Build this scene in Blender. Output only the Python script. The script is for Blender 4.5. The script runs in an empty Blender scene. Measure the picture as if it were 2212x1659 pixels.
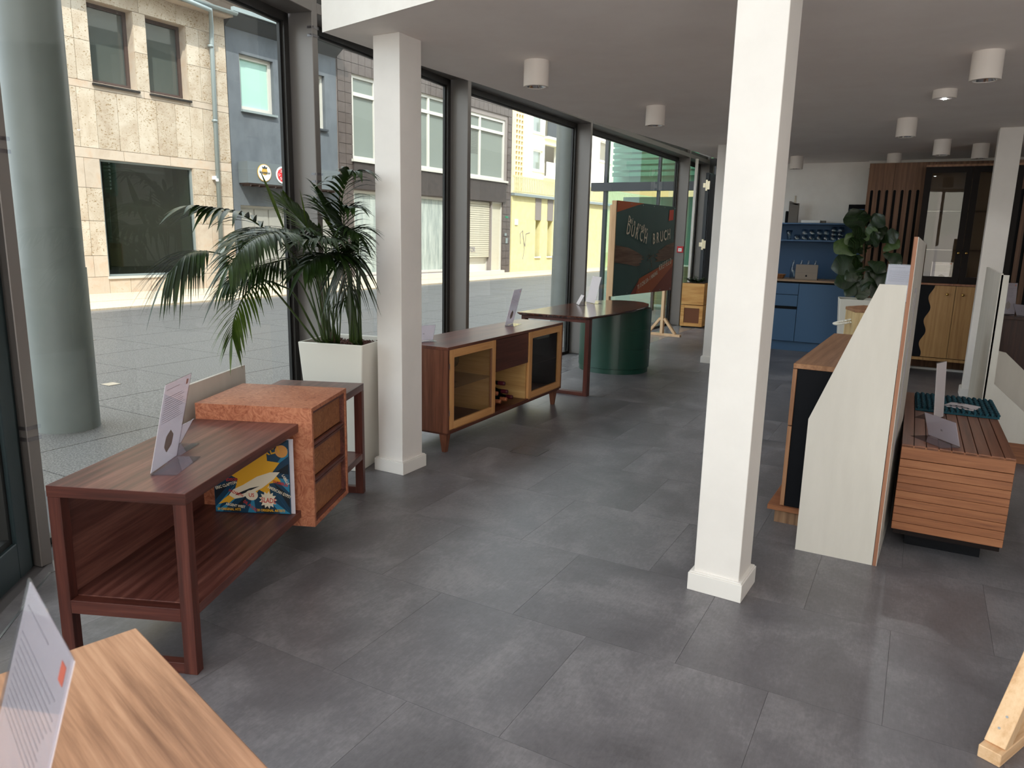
import bpy, math, random
from mathutils import Vector, Matrix
R = math.radians
rnd = random.Random(7)
S = bpy.context.scene
COL = S.collection

# ------------------------------------------------------------------ camera
cam_d = bpy.data.cameras.new('camera'); cam = bpy.data.objects.new('camera', cam_d); COL.objects.link(cam); S.camera = cam
pit, rol, yaw = R(11.38), R(1.29), R(28.9)
Fh = Vector((-math.sin(yaw), math.cos(yaw), 0)); Rh = Vector((math.cos(yaw), math.sin(yaw), 0)); Zv = Vector((0, 0, 1))
cF = Fh*math.cos(pit) - Zv*math.sin(pit); cU = Rh.cross(cF)
cR = Rh*math.cos(rol) + cU*math.sin(rol); cU = cU*math.cos(rol) - Rh*math.sin(rol)
cam.matrix_world = Matrix(((cR.x, cU.x, -cF.x, 0), (cR.y, cU.y, -cF.y, 0), (cR.z, cU.z, -cF.z, 1.36), (0, 0, 0, 1)))
cam_d.sensor_width = 36; cam_d.lens = 1580/2212*36; cam_d.clip_start = .05; cam_d.clip_end = 300
cam_d.dof.use_dof = True; cam_d.dof.focus_distance = 4.2; cam_d.dof.aperture_fstop = 11

# ------------------------------------------------------------------ light
W = bpy.data.worlds.new('sky'); S.world = W; W.use_nodes = True
bg = W.node_tree.nodes['Background']; bg.inputs[0].default_value = (.86, .93, 1.0, 1); bg.inputs[1].default_value = 2.3
sun_d = bpy.data.lights.new('sun', 'SUN'); sun_d.energy = 3.0; sun_d.angle = R(.6); sun_d.color = (1, .93, .83)
sun = bpy.data.objects.new('sun', sun_d); COL.objects.link(sun)
sun.rotation_euler = Vector((-.45, .50, -.80)).to_track_quat('-Z', 'Y').to_euler()
ar = bpy.data.lights.new('hall_fill_light', 'AREA'); ar.shape = 'RECTANGLE'; ar.size = 3.0; ar.size_y = 2.4; ar.energy = 40; ar.color = (1, .95, .92)  # added fill lamp high in the void, not a known fitting; brightens the room
aro = bpy.data.objects.new('hall_fill_light', ar); COL.objects.link(aro); aro.location = (-1.0, -.2, 5.1); aro.rotation_euler = (R(18), 0, 0)
a2 = bpy.data.lights.new('rear_fill_light', 'AREA'); a2.shape = 'RECTANGLE'; a2.size = 3.8; a2.size_y = 3.0; a2.energy = 88; a2.color = (1, .94, .89)  # added area lamp boosting daylight from the unseen rear glazing, tilted towards the ceiling
a2o = bpy.data.objects.new('rear_fill_light', a2); COL.objects.link(a2o); a2o.location = (1.0, -2.30, 1.5); a2o.rotation_euler = (R(118), 0, R(12))
vs = S.view_settings; vs.view_transform = 'Standard'; vs.look = 'None'; vs.exposure = .8; vs.gamma = 1; vs.use_curve_mapping = False
cy = S.cycles; cy.max_bounces = 10; cy.diffuse_bounces = 5; cy.glossy_bounces = 4; cy.transmission_bounces = 6; cy.transparent_max_bounces = 16
cy.caustics_reflective = False; cy.caustics_refractive = False; cy.sample_clamp_indirect = 6.0

# ------------------------------------------------------------------ materials
def lin(h):
    h = h.lstrip('#'); v = [int(h[i:i+2], 16)/255 for i in (0, 2, 4)]
    return tuple(((c/12.92) if c <= .04045 else ((c+.055)/1.055)**2.4) for c in v) + (1,)
def mat(name, color, rough=.5, metal=0, spec=None, coat=0):
    m = bpy.data.materials.new(name); m.use_nodes = True; b = m.node_tree.nodes['Principled BSDF']
    b.inputs['Base Color'].default_value = lin(color) if isinstance(color, str) else color
    b.inputs['Roughness'].default_value = rough; b.inputs['Metallic'].default_value = metal
    if spec is not None: b.inputs['Specular IOR Level'].default_value = spec
    b.inputs['Coat Weight'].default_value = coat
    return m
def N(m, t, **kw):
    n = m.node_tree.nodes.new(t)
    for k, v in kw.items():
        if k in n.inputs: n.inputs[k].default_value = v
        else: setattr(n, k, v)
    return n
def L(m, a, b): m.node_tree.links.new(a, b)
def coords(m, scale=(1, 1, 1), randomize=True, rot=(0, 0, 0)):
    tc = N(m, 'ShaderNodeTexCoord'); out = tc.outputs['Object']
    if randomize:
        oi = N(m, 'ShaderNodeObjectInfo'); mu = N(m, 'ShaderNodeMath', operation='MULTIPLY'); mu.inputs[1].default_value = 9.0
        L(m, oi.outputs['Random'], mu.inputs[0]); ad = N(m, 'ShaderNodeVectorMath', operation='ADD')
        L(m, out, ad.inputs[0]); L(m, mu.outputs[0], ad.inputs[1]); out = ad.outputs[0]
    mp = N(m, 'ShaderNodeMapping'); mp.inputs['Scale'].default_value = scale; mp.inputs['Rotation'].default_value = rot
    L(m, out, mp.inputs['Vector']); return mp.outputs[0]
def ramp(m, fac, stops):
    r = N(m, 'ShaderNodeValToRGB'); e = r.color_ramp.elements
    while len(e) < len(stops): e.new(.5)
    for i, (p, c) in enumerate(stops): e[i].position = p; e[i].color = lin(c) if isinstance(c, str) else c
    L(m, fac, r.inputs[0]); return r.outputs[0]
def noise(m, vec, scale, detail=4, rough=.55, dist=0):
    n = N(m, 'ShaderNodeTexNoise', Scale=scale, Detail=detail, Roughness=rough, Distortion=dist); L(m, vec, n.inputs['Vector']); return n.outputs[0]
def bump(m, h, strength=.1, dist=.01):
    b = N(m, 'ShaderNodeBump', Strength=strength, Distance=dist); L(m, h, b.inputs['Height']); L(m, b.outputs[0], m.node_tree.nodes['Principled BSDF'].inputs['Normal'])
def wood(name, dark, mid, light, axis='y', rough=.42, fine=105, bmp=.06, spec=.4, broad=5.0):
    m = mat(name, mid, rough, spec=spec)
    k = {'x': (.045, 1, 1), 'y': (1, .045, 1), 'z': (1, 1, .045)}[axis]
    v = coords(m, k)
    a = noise(m, v, fine, 5, .6, .3); b = noise(m, v, broad*2.2, 4, .5, 1.2)
    w = N(m, 'ShaderNodeTexWave', Scale=broad*1.3, Distortion=7.0, Detail=3.0); w.inputs['Detail Scale'].default_value = 1.2; L(m, v, w.inputs['Vector'])
    mx = N(m, 'ShaderNodeMix'); mx.inputs[0].default_value = .5; L(m, a, mx.inputs[2]); L(m, b, mx.inputs[3])
    m2 = N(m, 'ShaderNodeMix'); m2.inputs[0].default_value = .10; L(m, mx.outputs[0], m2.inputs[2]); L(m, w.outputs['Fac'], m2.inputs[3])
    c = ramp(m, m2.outputs[0], [(.33, dark), (.50, mid), (.67, light)])
    L(m, c, m.node_tree.nodes['Principled BSDF'].inputs['Base Color']); bump(m, a, bmp, .003); return m
def speck(name, c1, c2, scale, lo=.35, hi=.65, rough=.8, detail=6, bmp=0, k=(1, 1, 1), spec=.5):
    m = mat(name, c1, rough, spec=spec); v = coords(m, k); n = noise(m, v, scale, detail, .62)
    L(m, ramp(m, n, [(lo, c1), (hi, c2)]), m.node_tree.nodes['Principled BSDF'].inputs['Base Color'])
    if bmp: bump(m, n, bmp, .01)
    return m
def pane(name, tint, refl=1.5, dirt=0.0):
    m = bpy.data.materials.new(name); m.use_nodes = True; nt = m.node_tree; nt.nodes.clear()
    o = N(m, 'ShaderNodeOutputMaterial'); t = N(m, 'ShaderNodeBsdfTransparent'); t.inputs[0].default_value = lin(tint)
    g = N(m, 'ShaderNodeBsdfGlossy'); g.inputs['Roughness'].default_value = .005
    f = N(m, 'ShaderNodeFresnel'); ge = N(m, 'ShaderNodeNewGeometry'); mi = N(m, 'ShaderNodeMix'); mi.inputs[2].default_value = refl; mi.inputs[3].default_value = 1/refl
    L(m, ge.outputs['Backfacing'], mi.inputs[0]); L(m, mi.outputs[0], f.inputs[0]); x = N(m, 'ShaderNodeMixShader')
    L(m, f.outputs[0], x.inputs[0]); L(m, t.outputs[0], x.inputs[1]); L(m, g.outputs[0], x.inputs[2]); L(m, x.outputs[0], o.inputs[0]); return m

M = {}
M['glass'] = pane('window_glass', '#f4f9f6', 1.40)
M['acrylic'] = pane('clear_acrylic', '#f2f2f6', 1.5)
M['cabinet_glass'] = pane('cabinet_glass', '#e6e2dc', 1.5)
M['drink_glass'] = pane('drinking_glass', '#e4ebee', 1.9)
M['shop_glass'] = pane('shop_glass', '#a9b0aa', 1.6)
M['green_glass'] = pane('green_glass', '#b9dccb', 1.7)
M['frost'] = mat('frosted_glass', '#a9bdb4', .35)
M['white_paint'] = speck('white_wall_paint', '#e9e4df', '#efebe6', 5, rough=.75)
M['column_paint'] = speck('column_paint', '#dcd7d3', '#e2ddd9', 4, rough=.6)
M['trim_paint'] = mat('trim_paint', '#e2deda', .4)
M['ceil_paint'] = speck('ceiling_paint', '#eee6e1', '#f3ece7', 3, rough=.85)
M['metal'] = mat('facade_metal', '#77726f', .45, .25)
M['metal_dark'] = mat('facade_dark_metal', '#2a2827', .4, .2)
M['seal'] = mat('window_seal', '#0d0d0d', .5)
M['door_green'] = mat('dark_green_frame', '#27363a', .4)
M['anthracite'] = mat('anthracite', '#2d333b', .4)
M['walnut_y'] = wood('walnut_along', '#3c1f1a', '#5f3630', '#81544a', 'y', .36, spec=.55)
M['walnut_z'] = wood('walnut_upright', '#381a15', '#502821', '#66382e', 'z', .42)
M['walnut_x'] = wood('walnut_cross', '#381a15', '#502821', '#66382e', 'x', .42)
M['sb_y'] = wood('sideboard_walnut', '#3d1f17', '#5f3528', '#7a4a38', 'y', .34, spec=.55)
M['sb_z'] = wood('sideboard_end_walnut', '#4b2a1e', '#6b4130', '#825440', 'z', .4)
M['desk_y'] = wood('desk_walnut', '#33190f', '#532d20', '#6e4432', 'y', .16, spec=.8)
M['dark_y'] = wood('dark_walnut', '#220f0b', '#341913', '#45261c', 'z', .5)
M['beech'] = wood('pale_frame_wood', '#b67f4c', '#c99560', '#d6a671', 'z', .45, bmp=.02)
M['beech_x'] = wood('pale_rail_wood', '#b67f4c', '#c99560', '#d6a671', 'x', .45, bmp=.02)
M['beech_in'] = wood('pale_lining_wood', '#a8804e', '#bb945f', '#c8a36e', 'y', .5, bmp=.02)
M['oak_x'] = wood('table_oak', '#7f563d', '#b08263', '#cda080', 'x', .42, fine=120, bmp=.12, broad=9)
M['oak_y'] = wood('oak_board', '#7a5238', '#956a4b', '#aa7f5d', 'y', .45)
M['oak_z'] = wood('oak_upright', '#7a5038', '#956a4c', '#a87c5b', 'z', .5)
M['edge'] = wood('plywood_edge', '#7e5440', '#96674f', '#a3765c', 'z', .6)
M['slatwood'] = wood('slatted_panel_oak', '#58392a', '#745039', '#886248', 'z', .5)
M['cedar_x'] = wood('chest_plank_face', '#6c4029', '#8b5839', '#9d6a48', 'x', .5, bmp=.05)
M['cedar_y'] = wood('chest_plank_top', '#5b3322', '#74462f', '#875740', 'y', .36, spec=.6)
M['pine'] = wood('pine', '#c99e74', '#d9b48c', '#e2c29d', 'z', .5, bmp=.03)
M['pine_x'] = wood('pine_bar', '#c2966b', '#d6b089', '#e0be99', 'x', .5, bmp=.03)
M['crate'] = wood('crate_wood', '#a96a30', '#d19a58', '#e0b172', 'x', .5, broad=9)
M['ply_pale'] = wood('pale_cabinet_wood', '#b89a6c', '#cdb283', '#dac497', 'z', .5)
M['wavy'] = wood('honey_door_wood', '#8a6138', '#a37a4a', '#b08857', 'z', .45)
M['black_wood'] = mat('black_stain', '#140b0a', .5, spec=.15)
M['black'] = mat('black_lacquer', '#0a0c12', .6, spec=.15)
M['blue'] = mat('blue_laminate', '#36597c', .5)
M['blue_wall'] = mat('blue_back_panel', '#2f5278', .55)
M['blue_shelf'] = mat('blue_shelf', '#44668c', .5)
M['counter'] = wood('counter_wood', '#8f7259', '#a5876c', '#b59a80', 'x', .5)
M['green'] = mat('dark_green_lacquer', '#0c3b2f', .33, spec=.6)
M['pot_white'] = mat('pot_white', '#e4e1d8', .5)
M['panel_white'] = speck('display_board_white', '#c3beb6', '#cbc6be', 3, rough=.6, k=(3, 3, .5))
m = mat('paper', '#f2eef0', .6); tr = N(m, 'ShaderNodeBsdfTranslucent'); tr.inputs[0].default_value = lin('#fdf8fa'); mx = N(m, 'ShaderNodeMixShader'); mx.inputs[0].default_value = .6
L(m, m.node_tree.nodes['Principled BSDF'].outputs[0], mx.inputs[1]); L(m, tr.outputs[0], mx.inputs[2]); L(m, mx.outputs[0], m.node_tree.nodes['Material Output'].inputs[0]); M['paper'] = m
M['print_grey'] = mat('print_grey', '#8f8a90', .7)
M['orange'] = mat('print_orange', '#c4502a', .6)
M['brass'] = mat('brass', '#d8b26a', .25, 1)
M['chrome'] = mat('chrome', '#d9d9d9', .12, 1)
M['steel'] = mat('steel', '#9a9a9a', .35, 1)
M['red'] = mat('alarm_red', '#c4202a', .4)
M['exit_green'] = mat('exit_green', '#1f8d6a', .4)
M['white_plastic'] = mat('white_plastic', '#e6e6e6', .4)
M['teal'] = mat('teal_felt', '#0d4250', .95)
M['soil'] = speck('clay_pebbles', '#3a1e17', '#5d3328', 60, rough=.9)
M['palm'] = speck('palm_leaf', '#122109', '#253a12', 7, rough=.40, spec=.35)
M['palm_y'] = speck('young_palm_leaf', '#2c4210', '#4d6222', 7, rough=.40, spec=.35)
M['palm_stem'] = mat('palm_stem', '#35471c', .45)
M['fig'] = speck('fig_leaf', '#14240f', '#22381a', 9, rough=.35)
M['fig_y'] = speck('bright_fig_leaf', '#3b5429', '#56703a', 9, rough=.38)
M['bark'] = mat('bark', '#4b3a28', .8)
M['cork'] = mat('cork_capsule', '#9d5b3c', .5)
M['bottle'] = mat('bottle_glass', '#0a0f0c', .12)
M['wine_red'] = mat('wine_capsule', '#471520', .3)
M['lamp_white'] = mat('lamp_white', '#e4dcd6', .55)
M['laptop'] = mat('laptop_shell', '#86796f', .4)
M['slate'] = mat('grey_board', '#6d6660', .6)
M['card_back'] = mat('card_back', '#cfcad4', .6)
# glowing things
def glow(name, c, s):
    m = bpy.data.materials.new(name); m.use_nodes = True; b = m.node_tree.nodes['Principled BSDF']
    b.inputs['Emission Color'].default_value = lin(c); b.inputs['Emission Strength'].default_value = s; b.inputs['Base Color'].default_value = lin(c); return m
M['led'] = glow('led', '#ffffff', 60)
# burl veneer
m = mat('burl_veneer', '#a35f40', .42, spec=.5); v = coords(m, randomize=False)
n1 = noise(m, v, 16, 8, .72, 4.5); n2 = noise(m, v, 5, 3, .5, 1); mx = N(m, 'ShaderNodeMix'); mx.inputs[0].default_value = .22; L(m, n1, mx.inputs[2]); L(m, n2, mx.inputs[3])
L(m, ramp(m, mx.outputs[0], [(.34, '#7d3f28'), (.47, '#a7654a'), (.56, '#ba7b5d'), (.68, '#c98d6c')]), m.node_tree.nodes['Principled BSDF'].inputs['Base Color']); bump(m, n1, .08, .003); M['burl'] = m
m2 = m.copy(); m2.name = 'burl_veneer_front'; M['burl_f'] = m2
for nd in m2.node_tree.nodes:
    if nd.type == 'VALTORGB':
        for e, c in zip(nd.color_ramp.elements, ('#6d3c23', '#8f5a38', '#a06a45', '#ad7a52')): e.color = lin(c)
# floor vinyl
m = mat('vinyl_tile', '#5a5a5d', .36, spec=.5); v = coords(m, (1, .8, 1)); v2 = coords(m, (6, 1, 1))
a = noise(m, v, 3.0, 7, .62, .4); b = noise(m, v, 60, 4, .7); c = noise(m, v2, 28, 3, .6)
mx = N(m, 'ShaderNodeMix'); mx.inputs[0].default_value = .24; L(m, a, mx.inputs[2]); L(m, b, mx.inputs[3])
mx2 = N(m, 'ShaderNodeMix'); mx2.inputs[0].default_value = .14; L(m, mx.outputs[0], mx2.inputs[2]); L(m, c, mx2.inputs[3])
col = ramp(m, mx2.outputs[0], [(.32, '#514e51'), (.5, '#686569'), (.66, '#848084')])
oi = N(m, 'ShaderNodeObjectInfo'); hv = N(m, 'ShaderNodeHueSaturation'); mr = N(m, 'ShaderNodeMapRange'); mr.inputs[3].default_value = .94; mr.inputs[4].default_value = 1.10
L(m, oi.outputs['Random'], mr.inputs[0]); L(m, mr.outputs[0], hv.inputs['Value']); L(m, col, hv.inputs['Color'])
L(m, hv.outputs[0], m.node_tree.nodes['Principled BSDF'].inputs['Base Color'])
rr = N(m, 'ShaderNodeMapRange'); rr.inputs[3].default_value = .30; rr.inputs[4].default_value = .46; L(m, a, rr.inputs[0]); L(m, rr.outputs[0], m.node_tree.nodes['Principled BSDF'].inputs['Roughness']); bump(m, b, .05, .002)
M['tile'] = m
M['joint'] = mat('tile_joint', '#555355', .8)
# outdoor
def stone(name, c1, c2, c3, pit_c, sc=1.0, pits=.42):
    m = mat(name, c2, .85); v = coords(m); a = noise(m, v, 2.6*sc, 6, .6, .5); base = ramp(m, a, [(.3, c1), (.5, c2), (.7, c3)])
    v3 = coords(m, (1, 1, 1.6)); p = noise(m, v3, 26*sc, 3, .55, .8); q = noise(m, v, 2.0, 2, .5)
    mm = N(m, 'ShaderNodeMath', operation='MULTIPLY'); L(m, p, mm.inputs[0]); ad = N(m, 'ShaderNodeMapRange'); ad.inputs[3].default_value = .75; ad.inputs[4].default_value = 1.25; L(m, q, ad.inputs[0]); L(m, ad.outputs[0], mm.inputs[1])
    msk = ramp(m, mm.outputs[0], [(pits-.05, (0, 0, 0, 1)), (pits, (1, 1, 1, 1))])
    x = N(m, 'ShaderNodeMix', data_type='RGBA'); L(m, msk, x.inputs[0]); x.inputs[6].default_value = lin(pit_c); L(m, base, x.inputs[7])
    oi = N(m, 'ShaderNodeObjectInfo'); hv = N(m, 'ShaderNodeHueSaturation'); mr = N(m, 'ShaderNodeMapRange'); mr.inputs[3].default_value = .93; mr.inputs[4].default_value = 1.06
    L(m, oi.outputs['Random'], mr.inputs[0]); L(m, mr.outputs[0], hv.inputs['Value']); L(m, x.outputs[2], hv.inputs['Color']); L(m, hv.outputs[0], m.node_tree.nodes['Principled BSDF'].inputs['Base Color']); return m
M['travertine'] = stone('travertine', '#ad9c89', '#bdaf9e', '#c9beaf', '#8b7452', pits=.40)
M['travertine_smooth'] = stone('smooth_travertine', '#b3a292', '#c0b2a3', '#bda590', '#a48c6e', pits=.31)
M['pave'] = speck('terrazzo_slab', '#4c4a49', '#817e7c', 95, .40, .62, .55, 3)
M['walk'] = speck('sidewalk_stone', '#b5a692', '#c5b7a4', 30, rough=.9)
M['pavejoint'] = mat('paving_joint', '#4a4846', .9)
M['grey_render'] = speck('grey_render', '#5a6067', '#666c73', 4, rough=.85, k=(1, 1, .6))
M['dark_render'] = mat('dark_eave', '#3b4046', .8)
M['cream'] = speck('cream_render', '#d9c49b', '#e2cfa8', 3, rough=.9)
M['pale_render'] = mat('pale_render', '#e2dfd6', .9)
M['yellow'] = speck('yellow_render', '#d9d09c', '#e0d7a8', 4, rough=.9)
M['yellow_rail'] = mat('yellow_parapet', '#cfc79e', .8)
M['brown_tile'] = speck('brown_glazed_tile', '#4f4644', '#5d5452', 8, rough=.3)
M['grout'] = mat('grout', '#8b8380', .9)
M['fascia'] = speck('brown_fascia', '#383130', '#443c3a', 6, rough=.6)
M['alu'] = mat('window_alu', '#c9c7c0', .5)
M['brownframe'] = mat('brown_frame', '#4b3d3a', .5)
M['far_glass'] = mat('far_window_glass', '#4b5250', .02, 0, .9)
M['far_glass_l'] = mat('pale_window_glass', '#7d8682', .15, 0, .7)
M['mint'] = mat('mint_blind', '#a5c9bf', .7)
M['shutter'] = mat('roller_shutter', '#c5c0b0', .6)
M['whitewash'] = speck('whitewashed_pane', '#8c9795', '#b8c0bc', 3, rough=.5, k=(3, 1, .4))
M['zinc'] = mat('zinc', '#8f9a9c', .5, .3)
M['concrete_grey'] = speck('grey_painted_column', '#6e7371', '#787d7b', 2, rough=.45)
M['sticker'] = mat('white_sticker', '#efefef', .6)
M['sign_grey'] = mat('sign_grey', '#656d72', .6)
M['sign_red'] = mat('sign_red', '#d0252d', .6)
M['gold'] = mat('sign_gold', '#c9a24c', .6)
M['louver'] = mat('green_louver', '#bfe0d2', .4)

# ------------------------------------------------------------------ building helpers
class MB:
    def __init__(s): s.v = []; s.f = []
    def box(s, x0, x1, y0, y1, z0, z1):
        n = len(s.v); s.v += [(x, y, z) for z in (z0, z1) for y in (y0, y1) for x in (x0, x1)]
        s.f += [tuple(n+i for i in q) for q in ((0, 2, 3, 1), (4, 5, 7, 6), (0, 1, 5, 4), (2, 6, 7, 3), (0, 4, 6, 2), (1, 3, 7, 5))]; return s
    def bar(s, a, b, w, h, up=(0, 0, 1)):
        a, b = Vector(a), Vector(b); d = (b-a).normalized(); up = Vector(up); sd = d.cross(up)
        if sd.length < 1e-4: sd = d.cross(Vector((1, 0, 0)))
        sd.normalize(); u = sd.cross(d); n = len(s.v)
        for p in (a, b):
            for i, j in ((-1, -1), (1, -1), (1, 1), (-1, 1)): s.v.append(tuple(p + sd*(i*w/2) + u*(j*h/2)))
        s.f += [(n, n+1, n+2, n+3), (n+7, n+6, n+5, n+4)] + [(n+i, n+4+i, n+4+(i+1) % 4, n+(i+1) % 4) for i in range(4)]; return s
    def prism(s, poly, z0, z1, axis='z'):
        n = len(s.v); k = len(poly)
        for z in (z0, z1):
            for p in poly:
                s.v.append((p[0], p[1], z) if axis == 'z' else ((p[0], z, p[1]) if axis == 'y' else (z, p[0], p[1])))
        s.f += [tuple(n+i for i in range(k)), tuple(n+k+i for i in reversed(range(k)))] + [(n+i, n+k+i, n+k+(i+1) % k, n+(i+1) % k) for i in range(k)]; return s
    def lathe(s, prof, seg=20, c=(0, 0, 0), caps=True):
        n = len(s.v)
        for r, z in prof:
            for i in range(seg):
                a = 2*math.pi*i/seg; s.v.append((c[0]+r*math.cos(a), c[1]+r*math.sin(a), c[2]+z))
        for j in range(len(prof)-1):
            for i in range(seg):
                s.f.append((n+j*seg+i, n+j*seg+(i+1) % seg, n+(j+1)*seg+(i+1) % seg, n+(j+1)*seg+i))
        if caps: s.f += [tuple(n+i for i in reversed(range(seg))), tuple(n+(len(prof)-1)*seg+i for i in range(seg))]
        return s
    def tube(s, pts, r, seg=6):
        pts = [Vector(p) for p in pts]; n = len(s.v); k = len(pts); up = Vector((.13, .21, 1)).normalized()
        for i, p in enumerate(pts):
            t = (pts[min(i+1, k-1)]-pts[max(i-1, 0)]).normalized(); a = t.cross(up)
            if a.length < 1e-3: a = t.cross(Vector((1, 0, 0)))
            a.normalize(); b = t.cross(a); rr = r[i] if isinstance(r, (list, tuple)) else r
            for j in range(seg):
                g = 2*math.pi*j/seg; s.v.append(tuple(p+a*(rr*math.cos(g))+b*(rr*math.sin(g))))
        for i in range(k-1):
            for j in range(seg): s.f.append((n+i*seg+j, n+i*seg+(j+1) % seg, n+(i+1)*seg+(j+1) % seg, n+(i+1)*seg+j))
        s.f += [tuple(n+j for j in reversed(range(seg))), tuple(n+(k-1)*seg+j for j in range(seg))]; return s
    def quad(s, *p): n = len(s.v); s.v += [tuple(q) for q in p]; s.f.append(tuple(range(n, n+len(p)))); return s
    def mesh(s, name, m, smooth=False):
        me = bpy.data.meshes.new(name); me.from_pydata(s.v, [], s.f); me.materials.append(M[m] if isinstance(m, str) else m)
        if smooth:
            for p in me.polygons: p.use_smooth = True
            if smooth == 'auto': me.set_sharp_from_angle(angle=R(35))
        me.update(); return me
    def build(s, name, m, parent=None, bevel=0, smooth=False, loc=None, rotz=None, label=None, fix=True):
        me = s.mesh(name, m, smooth)
        if fix:
            import bmesh
            b = bmesh.new(); b.from_mesh(me); bmesh.ops.recalc_face_normals(b, faces=b.faces); b.to_mesh(me); b.free()
        return put(name, me, parent, bevel, loc, rotz, label, smooth)
def put(name, me, parent=None, bevel=0, loc=None, rotz=None, label=None, smooth=False):
    o = bpy.data.objects.new(name, me); COL.objects.link(o)
    if parent: o.parent = parent
    if loc: o.location = loc
    if rotz is not None: o.rotation_euler = (0, 0, rotz)
    if bevel:
        b = o.modifiers.new('Bevel', 'BEVEL'); b.width = bevel; b.segments = 1 if bevel < .004 else 2; b.limit_method = 'ANGLE'
    if label: o['label'] = label
    return o
def thing(name, label, cat, loc=(0, 0, 0), rotz=0, group=None):
    o = bpy.data.objects.new(name, None); COL.objects.link(o); o.location = loc; o.rotation_euler = (0, 0, rotz); o.empty_display_size = .1
    o['label'] = label; o['category'] = cat
    if group: o['group'] = group
    return o
def tag(o, label, cat, group=None):
    o['label'] = label; o['category'] = cat
    if group: o['group'] = group
    return o
def struct(o, label=None):
    o['kind'] = 'structure'
    if label: o['label'] = label
    return o
def shell(name, loc=(0, 0, 0), rotz=0):
    o = bpy.data.objects.new(name, None); COL.objects.link(o); o.location = loc; o.rotation_euler = (0, 0, rotz); o['kind'] = 'structure'; return o
def copy_tree(o, parent=None):
    c = o.copy(); COL.objects.link(c); c.parent = parent
    for ch in list(o.children): copy_tree(ch, c)
    return c
def BX(x0, x1, y0, y1, z0, z1): return MB().box(x0, x1, y0, y1, z0, z1)
def text(body, size, name, m, parent, matrix, extrude=.0006, sx=1.0, align='LEFT', bold=0.0):
    cu = bpy.data.curves.new(name, 'FONT'); cu.body = body; cu.size = size; cu.extrude = extrude; cu.align_x = align; cu.offset = bold
    cu.resolution_u = 2; to = bpy.data.objects.new(name, cu); me = bpy.data.meshes.new_from_object(to); bpy.data.objects.remove(to); me.materials.clear(); me.materials.append(M[m])
    o = bpy.data.objects.new(name, me); COL.objects.link(o); o.parent = parent
    o.matrix_local = matrix @ Matrix.Diagonal((sx, 1, 1, 1)); return o
def frame_m(origin, xdir, up):
    x = Vector(xdir).normalized(); y = Vector(up); y = (y-x*y.dot(x)).normalized(); z = x.cross(y)
    return Matrix(((x.x, y.x, z.x, origin[0]), (x.y, y.y, z.y, origin[1]), (x.z, y.z, z.z, origin[2]), (0, 0, 0, 1)))

# ------------------------------------------------------------------ room: floor
def clip(poly, a, b):      # keep the part of poly to the right of the line a->b
    out = []; f = lambda p: (b[0]-a[0])*(p[1]-a[1])-(b[1]-a[1])*(p[0]-a[0])
    for i, p in enumerate(poly):
        q = poly[(i+1) % len(poly)]; fp, fq = f(p), f(q)
        if fp <= 0: out.append(p)
        if fp*fq < 0:
            t = fp/(fp-fq); out.append((p[0]+(q[0]-p[0])*t, p[1]+(q[1]-p[1])*t))
    return out
floor = struct(BX(-3.9, 3.3, -3.0, 13.0, -.12, -.003).build('floor', 'joint'))
square = BX(.0005, .6095, .0005, .6095, -.002, 0).mesh('tile', 'tile')
for k in range(-4, 18):
    y0 = 2.172 + .61*(k-1); off = -.27 - .295*(k-1+1) if k else -.27 + .295
    off = -.27 - .295*k
    y0 = 1.562 + .61*k
    n0 = math.floor((-3.3-off)/.61)
    for j in range(n0, n0+14):
        x0 = off + .61*j
        if x0 > max(1.1, .2*y0+.9) or y0 > 12.6 or x0 > 2.7: continue
        sq = [(x0, y0), (x0+.61, y0), (x0+.61, y0+.61), (x0, y0+.61)]
        pl = sq
        for a, b in (((-2.91, 1.484), (-3.13, 6.5)), ((-3.13, 6.5), (-3.07, 12.9)), ((-.5, -1.0), (-2.91, 1.484))):
            if len(pl) > 2: pl = clip(pl, a, b)
        if len(pl) < 3: continue
        if pl == sq: put('tile', square, floor, loc=(x0, y0, 0))
        else:
            g = [(x+(.0005 if x < x0+.3 else -.0005), y+(.0005 if y < y0+.3 else -.0005)) for x, y in pl]
            MB().prism([(p[0]-x0, p[1]-y0) for p in g], -.004, 0).build('tile', 'tile', floor, loc=(x0, y0, 0))
FP = [(-3.0, 1.55), (-3.33, 3.53), (-3.475, 5.48), (-3.46, 8.03), (-3.39, 11.78), (-3.36, 12.9)]
bd = MB().prism([(-2.915, 1.484), (-3.135, 6.5), (-3.075, 12.9)] + [(x-.02, y) for x, y in reversed(FP)], -.004, 0)
bd.prism([(-2.915, 1.484), (-3.02, 1.55), (-.6, -1.3), (-.5, -1.0)], -.004, .0005)
struct(bd.build('trim_1', speck('window_border', '#6f6d70', '#7c7a7d', 12, rough=.22)))
struct(MB().bar((-2.915, 1.49, .002), (-1.2, -.28, .002), .008, .003).build('trim_2', 'steel'))
# floor boxes
for lab, x, y, w, d in (('thin square floor socket lid beside the long walnut sideboard', -2.195, 3.975, .19, .18), ('thin square floor socket lid beyond the rounded green desk', -2.11, 7.58, .155, .13)):
    t = thing('floor_socket', lab, 'floor socket', (x, y, .0005)); BX(0, w, 0, d, 0, .0012).build('lid', 'tile', t)
    e = MB(); e.box(-.003, w+.003, -.003, 0, 0, .002).box(-.003, w+.003, d, d+.003, 0, .002).box(-.003, 0, 0, d, 0, .002).box(w, w+.003, 0, d, 0, .002); e.build('rim', 'steel', t)

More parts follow.
